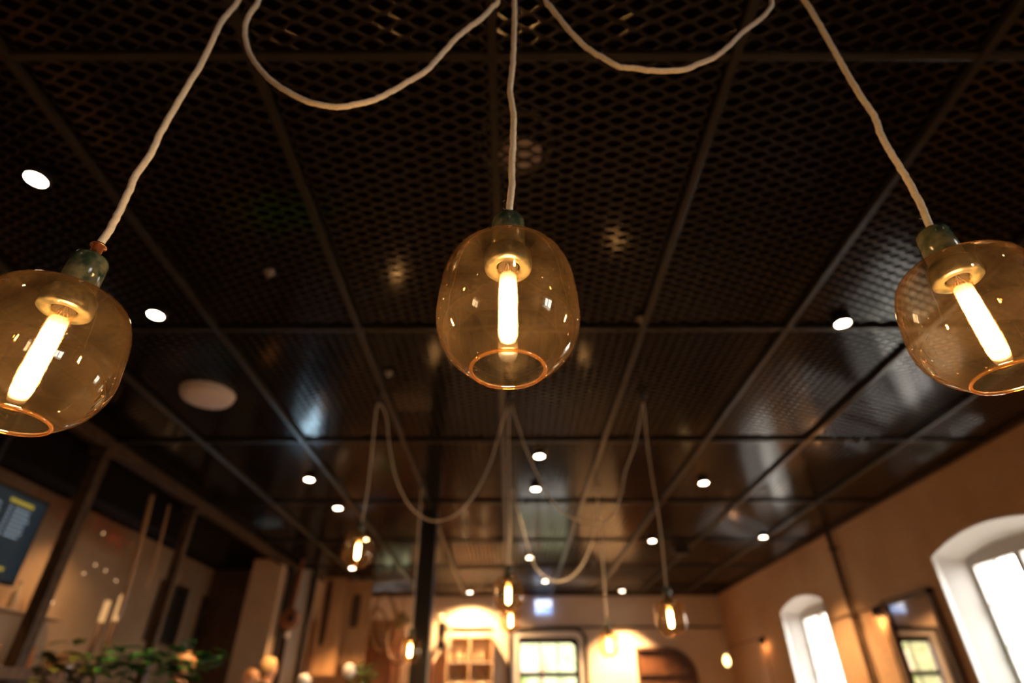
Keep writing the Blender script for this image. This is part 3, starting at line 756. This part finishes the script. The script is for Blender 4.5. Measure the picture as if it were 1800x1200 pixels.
# lit display shelf left of the door
ds = empty('display_shelf', (-.86, YF, 0), 'warmly lit cream display cabinet on the far wall left of the door', 'cabinet')
mb = MB()
for x in (-.50, -.02, .46): mb.box(x - .02, x + .02, -.26, -.005, 0, 2.62)
mb.box(-.50, .46, -.26, -.005, 2.60, 2.64); mb.box(-.50, .46, -.02, -.005, 0, 2.62)
mb.build('cabinet_body', 'plaster', ds)
for z in (.5, 1.1, 1.75, 2.12): MB().box(-.48, .44, -.25, -.02, z, z + .025).build('shelf', 'far_plaster', ds)
for x in (-.25, .22):
    light('cabinet_light', 'POINT', (x, -.14, 1.72), 1.5, (1, .62, .3), ds, shadow_soft_size=.03)
    light('cabinet_light', 'POINT', (x, -.14, 2.3), .9, (1, .62, .3), ds, shadow_soft_size=.03)
jr = random.Random(5)
jar0 = None
k = 0
for z, ns in ((1.775, 6), (2.145, 5)):
    for i in range(ns):
        x = -1.29 + i * .155 + (.05 if i >= 3 else 0)
        if jar0 is None:
            jar0 = MB().lathe([(.0001, 0), (.035, 0), (.035, .10), (.02, .13), (.02, .16), (.0001, .16)], 14).build('glass_jar', 'bottle_pale'); o = jar0
        else: o = jar0.copy(); COL.objects.link(o)
        o.location = (x, YF - .13, z)
        tag(o, 'pale jar on the %s shelf of the lit display cabinet' % ('lower' if z < 2 else 'upper'), 'jar', 'jars on the %s shelf of the lit cabinet' % ('lower' if z < 2 else 'upper'))
# speaker and small spotlight left of the cabinet
p = at(780, 1116, 13.6)
bs = empty('loudspeaker', p, 'black upright loudspeaker on the far wall right of the black column', 'speaker')
MB().box(-.10, .06, -.08, .10, -.26, .25).build('speaker_box', 'black_plastic', bs, bevel=.01)
MB().lathe([(.0001, 0), (.05, .004), (.055, .015), (.0001, .015)], 16, c=(-.02, -.085, -.1), M=Matrix.Rotation(R(90), 3, 'X')).build('speaker_cone', 'steel_brown', bs)
MB().box(-.03, .03, .10, YF - p.y, -.03, .03).build('wall_bracket', 'steel_black', bs)
ws = empty('clip_spotlight', at(774, 1083, 13.55), 'cream clip-on spotlight above the black loudspeaker', 'spotlight')
MB().lathe([(.0001, .09), (.04, .08), (.055, -.06), (.048, -.06), (.03, .05), (.0001, .055)], 18, M=Matrix.Rotation(R(70), 3, 'Y')).build('lamp_shade', 'cream_plastic', ws)
MB().tube([(.05, 0, 0), (.09, .0, .03), (.10, 0.02, .10), (.10, .42, .10)], .015, 8).build('lamp_arm', 'steel_black', ws)
pc_ = at(793, 1118, 13.55); gar = MB()
for i in range(9): gar.lathe([(.0001, .035), (.03, .02), (.036, 0), (.03, -.02), (.0001, -.035)], 10, c=(pc_.x + (.012 if i % 2 else -.012), pc_.y, pc_.z + .26 - i * .066))
gar.tube([(pc_.x, pc_.y, pc_.z - .32), (pc_.x, pc_.y, pc_.z + .36), (pc_.x, YF - .01, pc_.z + .40)], .005, 6)
tag(gar.build('garlic_string', 'cream_plastic'), 'pale knobbly string hanging beside the black loudspeaker', 'string')
# slim orange shelf edge below the loudspeaker
tag(MB().box(-1.78, -1.68, YF - .3, YF - .005, 0, 2.35).build('wood_upright', 'wood_red'), 'narrow orange-brown upright below the black loudspeaker', 'upright')
# dark arched niche panel
ar = empty('arched_niche', (3.33, YF, 0), 'dark brown arched opening on the far wall right of the door', 'niche')
n = 10
poly = [(-.56, 0), (-.56, 2.36)] + [(.02 + .58 * math.sin(t), 1.86 + .50 * math.cos(t)) for t in [i * math.pi / 2 / n for i in range(n + 1)]] + [(.60, 0)]
MB().prism([Vector((x, -.012, z)) for x, z in poly], (0, .008, 0)).build('niche_back', 'niche_brown', ar)
A = poly; B = [(x * 1.09, z * 1.012 + .03 if z > 0 else 0) for x, z in poly]
band(MB(), A, B, -.08, -.004).build('niche_rim', 'wood_dark', ar)
for z in (.7, 1.3, 1.9): MB().box(-.56, .5, -.06, -.012, z, z + .03).build('niche_shelf', 'wood_dark', ar)

# ------------------------------------------------------------------ wooden things at the far left
def slotted_board(name, u0, u1, v0, v1, Y, slot, label, m='wood_board', th=.05, Xp=None):
    """board with a rounded slot cut as a dark recess frame: outline ring + recessed back"""
    P = (lambda u, v: at(u, v, Y))
    a, b = P(u0, v1), P(u1, v0)
    x0, x1 = P(u0, (v0 + v1) / 2).x, P(u1, (v0 + v1) / 2).x
    z0, z1 = a.z, b.z
    sx0, sx1 = x0 + (x1 - x0) * slot[0], x0 + (x1 - x0) * slot[1]
    sz0, sz1 = z0 + (z1 - z0) * slot[2], z0 + (z1 - z0) * slot[3]
    o = empty(name, ((x0 + x1) / 2, Y, z0), label, 'board')
    cx, L = (x0 + x1) / 2, Vector((-(x0 + x1) / 2, 0, -z0))
    mb = MB()
    n = 16; inner = []; outer = []
    for i in range(4 * n):
        t = 2 * math.pi * i / (4 * n); c_, s_ = math.cos(t), math.sin(t)
        k = max(abs(c_), abs(s_))
        outer.append(((x0 + x1) / 2 - cx + (x1 - x0) / 2 * c_ / k, (z1 - z0) / 2 + (z1 - z0) / 2 * s_ / k))
        e = (abs(c_) ** 4 + abs(s_) ** 4) ** .25
        inner.append(((sx0 + sx1) / 2 - cx + (sx1 - sx0) / 2 * c_ / e, (sz0 + sz1) / 2 - z0 + (sz1 - sz0) / 2 * s_ / e))
    m_ = 4 * n; vs = []
    for Pn, y in ((outer, 0), (inner, 0), (inner, th), (outer, th)): vs += [(x, y, z) for x, z in Pn]
    fs = [(q * m_ + i, ((q + 1) % 4) * m_ + i, ((q + 1) % 4) * m_ + (i + 1) % m_, q * m_ + (i + 1) % m_) for q in range(4) for i in range(m_)]
    mb.add(vs, fs); mb.build('board_face', m, o)
    MB().box(sx0 - cx - .02, sx1 - cx + .02, th - .012, th + .01, sz0 - z0 - .02, sz1 - z0 + .02).build('slot_back', 'wood_dark', o)
    return o
slotted_board('slotted_board', 604, 650, 1020, 1166, 12.2, (.25, .62, .42, .84), 'wide brown wooden board with a dark oval slot hanging left of the column')
slotted_board('slotted_board', 560, 602, 1012, 1185, 12.0, (.10, .42, .28, .97), 'narrow brown wooden board with a long dark slot, left of the wider board', 'wood_board')
tag(MB().box(-3.88, -2.15, 12.75, 12.80, 0, EYE + 1.58).build('wood_screen', 'wood_board'), 'brown wooden screen standing behind the slotted boards', 'screen')
hoops = (((682, 1090), .22, .48, 'tallest brown wooden hoop leaning right of the slotted boards'), ((668, 1105), .17, .40, 'smaller brown wooden hoop inside the leaning pair'), ((700, 1130), .20, .34, 'low brown wooden hoop nearest the small pendant'))
for (u, v), a_, b_, lb in hoops:
    c = at(u, v, 12.60 if a_ > .21 else 12.50 if a_ < .18 else 12.38)
    pts = [(a_ * math.cos(t), .02 * math.sin(2 * t), b_ * math.sin(t)) for t in [2 * math.pi * i / 28 for i in range(29)]]
    o = MB().tube(pts, .032, 8).build('wooden_hoop', 'wood_board'); o.location = c; o.rotation_euler = (0, R(-14), 0)
    MB().tube([(0, 0, b_), (0, 0, CEIL - .03 - c.z)], .004, 6).build('hoop_wire', 'steel_black', o)
    tag(o, lb, 'hoop')
tag(MB().box(-2.95, -2.3, 12.55, 12.6, 0, at(660, 1140, 12.6).z).build('wood_chest', 'wood_red'), 'low reddish wooden panel below the hoops', 'panel')
c = at(708, 1085, 12.1)
o = MB().lathe([(.0001, .10), (.09, .09), (.12, -.02), (.20, -.10), (.20, -.12), (.0001, -.11)], 20).build('straw_hat', 'straw'); o.location = c; o.rotation_euler = (R(20), R(-20), 0)
tag(o, 'yellowish straw shape hanging on top of the wooden hoops', 'hat')
tag(MB().tube([c + Vector((0, 0, .08)), c + Vector((0, .2, .5)), (c.x, 12.78, c.z + .62)], .006, 6).build('hanging_wire', 'steel_brown'), 'thin wire holding the straw shape', 'wire')
for (u, v, dx) in ((622, 1020, 0), (580, 1012, 0)):
    q = at(u, v, 12.03 if u < 600 else 12.22)
    tag(MB().tube([q + Vector((0, 0, -.02)), q + Vector((0, 0, .1)), (q.x, q.y, CEIL - .03)], .008, 6).build('hanging_wire', 'steel_black'), 'short wire above the %s slotted board' % ('narrow' if u < 600 else 'wide'), 'wire')
# hanging round instrument with long neck
c = at(512, 1086, 10.3)
ins = empty('hanging_lute', c, 'reddish-brown round-bodied long-necked instrument hanging before the pale board', 'instrument')
Mx = Matrix.Rotation(R(90), 3, 'X')
MB().lathe([(.0001, -.04), (.12, -.035), (.165, 0), (.12, .035), (.0001, .04)], 28, M=Mx).build('round_body', 'wood_red', ins)
MB().lathe([(.0001, 0), (.055, 0), (.055, .008), (.0001, .008)], 20, c=(.035, -.045, 0), M=Mx).build('sound_hole', 'black_plastic', ins)
MB().box(-.025, .025, -.02, .02, .14, .95, Matrix.Rotation(R(3), 4, 'Y')).build('neck', 'wood_red', ins)
MB().box(-.045, .045, -.02, .02, .94, 1.06, Matrix.Rotation(R(3), 4, 'Y')).build('peg_head', 'wood_dark', ins)
for z, rad, lb in ((-.24, .045, 'small pale ball hanging below the round instrument'),):
    b = MB().lathe([(.0001, -rad)] + [(rad * math.cos(t), rad * math.sin(t)) for t in [R(-60 + 20 * i) for i in range(7)]] + [(.0001, rad)], 16).build('pale_ball', 'cream_plastic'); b.location = c + Vector((.0, 0, z))
    tag(b, lb, 'ball')
# pale globes and dark foliage at the lower edge
for (u, v, Y, lb) in ((616, 1178, 10.0, 'pale round globe below the wide slotted board'), (536, 1196, 10.2, 'pale round globe at the foot of the pale board')):
    c = at(u, v, Y); rad = .10
    o = empty('globe_lamp', c, lb, 'globe')
    MB().lathe([(.0001, -rad)] + [(rad * math.cos(t), rad * math.sin(t)) for t in [R(-75 + 15 * i) for i in range(11)]] + [(.0001, rad)], 20).build('globe', 'white_paint', o)
    MB().lathe([(.06, -c.z), (.06, -c.z + .02), (.012, -c.z + .04), (.012, -rad + .01), (.0001, -rad + .01)], 14).build('stand', 'steel_black', o)
c = at(640, 1190, 10.3)
o = empty('shrub', (c.x, c.y, .0), 'dark green bushy plant right of the pale globe', 'plant')
lv = MB(); leaves(lv, (0, 0, c.z), 160, Vector((.10, .08, .10)), .10, rr); lv.build('foliage', 'leaf', o)
MB().lathe([(.0001, 0), (.14, 0), (.17, .4), (.15, .4), (.0001, .36)], 20).build('pot', 'wood_dark', o)
MB().tube([(0, 0, .3), (.01, 0, c.z)], .015, 8).build('stem', 'wood_dark', o)

# ------------------------------------------------------------------ bar side (left)
# menu screen
XM = -4.06
b0, b1, b2 = atx(92, 884, XM), atx(30, 1028, XM), atx(0, 850, XM)
y1s, z1s, z0s = (b0.y + b1.y) / 2, b0.z + .01, b1.z
y0s = y1s - 1.35
ms = empty('menu_screen', (XM, (y0s + y1s) / 2, z0s), 'dark blue menu board with yellow heading on the left behind the bar', 'menu board')
hw_, H_ = (y1s - y0s) / 2, z1s - z0s
MB().box(-.05, 0, -hw_, hw_, 0, H_).build('screen_housing', 'black_plastic', ms, bevel=.006)
MB().box(0.001, .004, -hw_ + .03, hw_ - .03, .03, H_ - .03).build('screen_face', 'screen_navy', ms)
mb = MB(); mb.box(.0045, .006, hw_ - .42, hw_ - .16, H_ - .105, H_ - .075); 
mb.build('yellow_heading', 'screen_yellow', ms)
MB().box(.0045, .006, hw_ - .30, hw_ - .18, .085, .11).build('yellow_footer', 'screen_yellow', ms)
mb = MB(); tr_ = random.Random(11)
for cy in (hw_ - .34, hw_ - .66, hw_ - 1.0):
    for k in range(7 if cy > hw_ - .5 else 6):
        z = H_ - .15 - k * .034
        mb.box(.0045, .006, cy - .0, cy + tr_.uniform(.14, .20), z, z + .014)
        mb.box(.0045, .006, cy - .06, cy - .03, z, z + .014)
mb.build('text_line', 'screen_text', ms)
MB().box(.0045, .006, hw_ - .66, hw_ - .38, .17, .33).build('food_picture', 'screen_pink', ms)
MB().box(-.045, -.02, -.02, .02, H_ * .5, CEIL - z0s - .0).build('screen_bracket', 'steel_black', ms)
# chalkboards on the back wall
def wall_board(u0, u1, v0, v1, X, label, chalk):
    a, b = atx(u0, (v0 + v1) / 2, X), atx(u1, (v0 + v1) / 2, X)
    zt, zb = atx((u0 + u1) / 2, v0, X).z, atx((u0 + u1) / 2, v1, X).z
    o = empty('chalk_board', (X, (a.y + b.y) / 2, zb), label, 'board', 'dark boards on the wall behind the bar')
    hy, H = abs(b.y - a.y) / 2, zt - zb
    MB().box(-.01, .012, -hy, hy, 0, H).build('board_face', 'chalkboard', o)
    fr = MB(); fr.box(-.01, .03, -hy - .03, -hy, -.03, H + .03); fr.box(-.01, .03, hy, hy + .03, -.03, H + .03); fr.box(-.01, .03, -hy, hy, -.03, 0); fr.box(-.01, .03, -hy, hy, H, H + .03)
    fr.build('board_frame', 'wood_dark', o)
    if chalk:
        mb = MB()
        mb.box(.013, .015, -hy * .5, hy * .45, H * .87, H * .93)
        for r_ in range(2):
            for c_ in range(3):
                y = (-.62 + .62 * c_) * hy; z = H * (.62 - .22 * r_)
                for k in range(5):
                    mb.box(.013, .015, y - hy * .16, y + hy * .16 * (1 if k % 2 else .6), z + k * H * .028, z + k * H * .028 + H * (.014 if r_ == 0 else .006))
        for k in range(4): mb.box(.013, .015, -hy * .7, hy * .6, H * (.08 + .055 * k), H * (.084 + .055 * k))
        mb.build('chalk_writing', 'chalk', o)
    return o
wall_board(272, 322, 1022, 1128, XL + .02, 'dark plain poster board left of the chalk-written one', False)
wall_board(348, 400, 1052, 1140, XL + .02, 'dark chalkboard with pale chalk writing beside the pillar', True)
# hanging poles
for (u0, v0, u1, v1, r_, lb) in ((272, 868, 214, 1080, .022, 'longer brown wooden pole hanging in the bar opening'), (302, 885, 262, 1030, .014, 'thinner brown wooden pole right of the longer one')):
    a, b = atx(u0, v0, XP + .12), atx(u1, v1, XP + .12)
    o = MB().tube([a - a, (b - a) * .5 + Vector((0, .02, 0)), b - a], r_, 10).build('hanging_pole', 'wood_board'); o.location = a
    w_ = MB().tube([(0, 0, 0), (0, 0, CEIL - .1 - a.z)], .004, 6).build('pole_string', 'steel_black', o)
    tag(o, lb, 'pole')
# back shelf with bottles
ZS = EYE + .32
tag(MB().box(XL + .005, XL + .30, 3.4, 8.6, ZS - .03, ZS).build('back_shelf', 'wood_dark'), 'long dark shelf of bottles on the wall behind the bar', 'shelf')
ZS2 = EYE + .95
tag(MB().box(XL + .005, XL + .22, 4.0, 7.6, ZS2 - .02, ZS2).build('glass_shelf', 'bar_plaster'), 'thin brown upper shelf above the bottle shelf', 'shelf')
bt = {}
br = random.Random(21)
for zz, n_, y0_, dy in ((ZS, 15, 3.9, .29), (ZS2, 9, 4.2, .36)):
    for i in range(n_):
        kind = 'bottle_amber' if br.random() < .5 else 'bottle_pale'
        if kind not in bt:
            o = empty('bottle', (0, 0, 0), 'x', 'bottle')
            MB().lathe([(.0001, 0), (.037, 0), (.037, .17), (.030, .20), (.014, .23), (.013, .29)], 16).build('bottle_body', kind, o)
            MB().lathe([(.015, .285), (.015, .31), (.0001, .31)], 12).build('bottle_cap', 'copper' if kind == 'bottle_amber' else 'black_plastic', o)
            bt[kind] = o
        else: o = copy_tree(bt[kind])
        o.location = (XL + .13, y0_ + i * dy + br.uniform(-.04, .04), zz)
        o.scale = (1, 1, br.uniform(.85, 1.1))
        row = 'lower' if zz < EYE + .5 else 'upper'
        col_ = 'amber glass bottle' if kind == 'bottle_amber' else 'pale glass bottle'
        tag(o, '%s standing on the %s shelf behind the bar' % (col_, row), 'bottle', '%ss on the %s bar shelf' % (col_, row))
# tiny lights and red dried flowers near the first post
for i, (u, v) in enumerate(((133, 924), (137, 906), (208, 1018), (152, 1005), (186, 935), (172, 990), (184, 890), (220, 897), (97, 1056), (190, 1000))):
    c = atx(u, v, -4.7)
    o = empty('string_light', c, 'tiny warm point of light glimmering behind the first steel post', 'light', 'tiny lights behind the bar')
    MB().lathe([(.0001, -.010), (.008, -.005), (.008, .005), (.0001, .010)], 10).build('bulb', 'tiny_light', o)
    MB().tube([(0, 0, .012), (0, 0, CEIL - c.z)], .0012, 5).build('wire', 'steel_black', o)
for i, (u, v) in enumerate(((115, 905), (178, 918), (200, 945), (212, 960))):
    c = atx(u, v, -4.75); lv = MB(); leaves(lv, (0, 0, 0), 26, Vector((.05, .07, .06)), .06, rr, .4)
    lv.tube([(0, 0, -.04), (0, 0, CEIL - c.z)], .003, 5)
    o = lv.build('dried_flower', 'flower_red'); o.location = c
    tag(o, 'bunch of dull red dried flowers hanging behind the steel post', 'flowers', 'hanging bunches of red dried flowers')
# lit warm columns and box on the bar back
for (u, v, h_, lb) in ((213, 1066, .30, 'bright glowing amber upright left of the hanging pole'), (188, 1072, .24, 'dimmer glowing amber upright right of the first steel post')):
    c = atx(u, v, -5.0); o = empty('amber_tube_light', (c.x, c.y, c.z - h_ / 2), lb, 'lamp')
    MB().lathe([(.0001, 0), (.035, 0), (.035, h_), (.0001, h_)], 14).build('tube', 'fridge_glow', o)
    MB().lathe([(.0001, -max(.002, c.z - h_ / 2 - EYE - .187)), (.03, -max(.002, c.z - h_ / 2 - EYE - .187)), (.03, -.001), (.0001, -.001)], 10).build('stand', 'wood_dark', o)
tag(MB().box(-5.2, -4.9, 5.35, 5.75, EYE + .19, EYE + .37).build('lit_box', 'fridge_glow'), 'warm glowing low box on the back counter beside the first post', 'box')
tag(MB().box(-5.35, -4.85, 3.0, 8.8, 0, EYE + .185).build('back_counter', 'wood_dark'), 'dark back counter running along the bar', 'counter')
tag(MB().box(-4.0, -3.45, 1.5, 5.0, EYE + .20, EYE + .27).build('bar_gantry', 'wood_dark'), 'dark flat bar shelf at the lower left corner', 'shelf')
for y in (1.7, 4.9): tag(MB().box(-3.9, -3.84, y - .03, y + .03, 0, EYE + .2).build('gantry_leg', 'steel_black'), 'thin black leg under the %s end of the dark bar shelf' % ('near' if y < 3 else 'far'), 'leg')
# planter with leaves and red pot
tag(MB().box(-3.15, -1.95, 3.9, 4.35, 1.16, 1.20).build('high_counter', 'wood_dark'), 'high dark counter carrying the plants at the lower left', 'counter')
tag(MB().box(-2.65, -2.45, 4.05, 4.2, 0, 1.16).build('counter_leg', 'wood_dark'), 'post under the high dark counter', 'post')
pcs = [(-2.40, 4.08, .13, 'leaf', 'bushy green plant in the red pot at the lower left'), (-2.80, 4.12, .10, 'leaf_olive', 'olive green plant left of the red pot'), (-2.03, 4.1, .09, 'leaf', 'small dark green plant right of the red pot')]
for x, y, s_, m_, lb in pcs:
    o = empty('potted_plant', (x, y, 1.20), lb, 'plant')
    red = s_ > .14
    MB().lathe([(.0001, 0), (.08, 0), (.115 if not red else .15, .20 if not red else .24), (.10 if not red else .135, .20 if not red else .24), (.07, .15), (.0001, .15)], 24).build('pot', 'red_pot' if red else 'wood_dark', o)
    lv = MB(); leaves(lv, (0, 0, .34 if red else .30), 100 if red else 70, Vector((s_, .08, .045)), .14, rr, .5)
    lv.build('foliage', m_, o)
    st = MB()
    for k in range(5):
        a = k * 1.25; st.tube([(0, 0, .14), (.03 * math.cos(a), .03 * math.sin(a), .24), (.09 * math.cos(a), .05 * math.sin(a), .33)], .004, 5)
    st.build('stem', 'leaf_olive', o)

# ------------------------------------------------------------------ people (only the tops of their heads reach into the picture)
def person(x, y, top, face, label, hair, shirt):
    """one continuous skinned body, hair as a child; face = heading of the gaze"""
    k = top / 1.76
    m = bpy.data.materials.new('body'); m.use_nodes = True; t = m.node_tree; p = t.nodes['Principled BSDF']
    tc = t.nodes.new('ShaderNodeTexCoord'); sx = t.nodes.new('ShaderNodeSeparateXYZ'); t.links.new(tc.outputs['Object'], sx.inputs[0])
    mrn = t.nodes.new('ShaderNodeMath'); mrn.operation = 'DIVIDE'; mrn.inputs[1].default_value = 1.76 * k; t.links.new(sx.outputs[2], mrn.inputs[0])
    r = t.nodes.new('ShaderNodeValToRGB'); r.color_ramp.interpolation = 'CONSTANT'; e = r.color_ramp.elements
    e[0].position = 0; e[0].color = (.02, .015, .01, 1); e[1].position = .05; e[1].color = (.03, .035, .05, 1)
    q = e.new(.56); q.color = (*shirt, 1); q = e.new(.845); q.color = (.62, .33, .20, 1)
    t.links.new(mrn.outputs[0], r.inputs[0]); t.links.new(r.outputs[0], p.inputs['Base Color']); p.inputs['Roughness'].default_value = .6
    V = []; E = []; Rd = []
    def nd(px, py, pz, r1, par=None, r2=None):
        V.append((px * k, py * k, pz * k)); Rd.append((r1 * k, (r2 or r1) * k))
        if par is not None: E.append((par, len(V) - 1))
        return len(V) - 1
    pel = nd(0, 0, .95, .15, None, .11); sp1 = nd(0, 0, 1.12, .13, pel, .10); ch = nd(0, 0, 1.33, .16, sp1, .11); nb = nd(0, 0, 1.46, .075, ch); nk = nd(0, .005, 1.52, .058, nb)
    h1 = nd(0, .015, 1.585, .074, nk, .085); h2 = nd(0, .01, 1.66, .078, h1, .095); h3 = nd(0, 0, 1.715, .055, h2, .07)
    nose = nd(0, .115, 1.615, .012, h1)
    for s in (-1, 1):
        sh_ = nd(.19 * s, 0, 1.42, .055, ch); el = nd(.25 * s, -.02, 1.14, .042, sh_); wr = nd(.24 * s, .12, .93, .028, el); pm = nd(.235 * s, .16, .86, .034, wr, .016)
        for j in range(4):
            f1 = nd((.235 + (j - 1.5) * .018) * s, .185, .81, .0085, pm); nd((.235 + (j - 1.5) * .019) * s, .20, .775 - .006 * (j in (1, 2)), .0075, f1)
        t1 = nd((.235 - .035) * s, .185, .855, .0095, pm); nd((.235 - .045) * s, .21, .83, .008, t1)
        hp = nd(.095 * s, 0, .88, .085, pel); kn = nd(.10 * s, .015, .50, .058, hp); an = nd(.10 * s, 0, .09, .038, kn); nd(.11 * s, .14, .04, .035, an)
        ear = nd(.092 * s, .0, 1.625, .012, h1)
    me = bpy.data.meshes.new('person'); me.from_pydata(V, E, [])
    o = bpy.data.objects.new('person', me); COL.objects.link(o)
    md = o.modifiers.new('skin', 'SKIN'); md.use_smooth_shade = True
    for i, sv in enumerate(me.skin_vertices[0].data): sv.radius = Rd[i]
    me.skin_vertices[0].data[0].use_root = True
    o.modifiers.new('subsurf', 'SUBSURF').render_levels = 2; o.modifiers['subsurf'].levels = 1
    me.materials.append(m)
    o.location = (x, y, 0); o.rotation_euler = (0, 0, face)
    tag(o, label, 'person', 'people standing along the bar')
    hb = MB(); vs = []; n1, n2 = 20, 9
    for i in range(n2 + 1):
        ph = R(90) * i / n2 * 1.25
        for j in range(n1):
            th = 2 * math.pi * j / n1
            rr_ = .104 + .006 * math.sin(5 * th + i)
            if ph > R(70) and math.sin(th) > .3: ph_ = R(70)
            else: ph_ = ph
            vs.append((rr_ * .86 * math.sin(ph_) * math.cos(th) * k, (rr_ * 1.08 * math.sin(ph_) * math.sin(th) - .005) * k, (1.655 + rr_ * 1.02 * math.cos(ph_)) * k))
    hb.add(vs, [(i * n1 + j, (i + 1) * n1 + j, (i + 1) * n1 + (j + 1) % n1, i * n1 + (j + 1) % n1) for i in range(n2) for j in range(n1)], True)
    h = hb.build('hair', hair, o)
    ey = MB()
    for s in (-1, 1): ey.lathe([(.0001, -.012), (.011, -.006), (.011, .006), (.0001, .012)], 10, c=Vector((.032 * s, .088, 1.635)) * k)
    ey.build('eye', 'black_plastic', o)
mat('hair_light', (.72, .36, .16), .45, c2=(.60, .28, .12), scale=60)
mat('hair_blond', (.85, .58, .28), .45, c2=(.75, .48, .2), scale=60)
mat('hair_brown', (.12, .05, .02), .5)
person(-3.28, 6.5, 1.77, R(160), 'person with reddish fair hair standing right of the second steel post', 'hair_light', (.05, .03, .02))
person(-2.98, 8.0, 1.83, R(-20), 'person with blond hair standing beside the dark third post', 'hair_blond', (.03, .02, .015))
person(-3.42, 8.6, 1.735, R(100), 'shorter person with brown-orange hair left of the blond person', 'hair_light', (.06, .03, .02))
person(-4.40, 6.35, 1.76, R(60), 'person partly hidden behind the second steel post', 'hair_light', (.08, .03, .02))
# soft warm lamp over the bar staff side, inside the black bulkhead underside
for y in (4.2, 7.2):
    o = empty('bar_downlight', (-4.9, y, CEIL - .0), 'small lamp in the black ceiling above the %s part of the bar' % ('near' if y < 5 else 'far'), 'spotlight')
    MB().lathe([(.05, .01), (.05, -.02), (.04, -.02), (.038, -.005), (.0001, -.005)], 16).build('spot_housing', 'black_plastic', o)
    light('bar_light', 'SPOT', (0, 0, -.04), 70, (1, .55, .24), o, spot_size=R(120), spot_blend=.8, shadow_soft_size=.05)
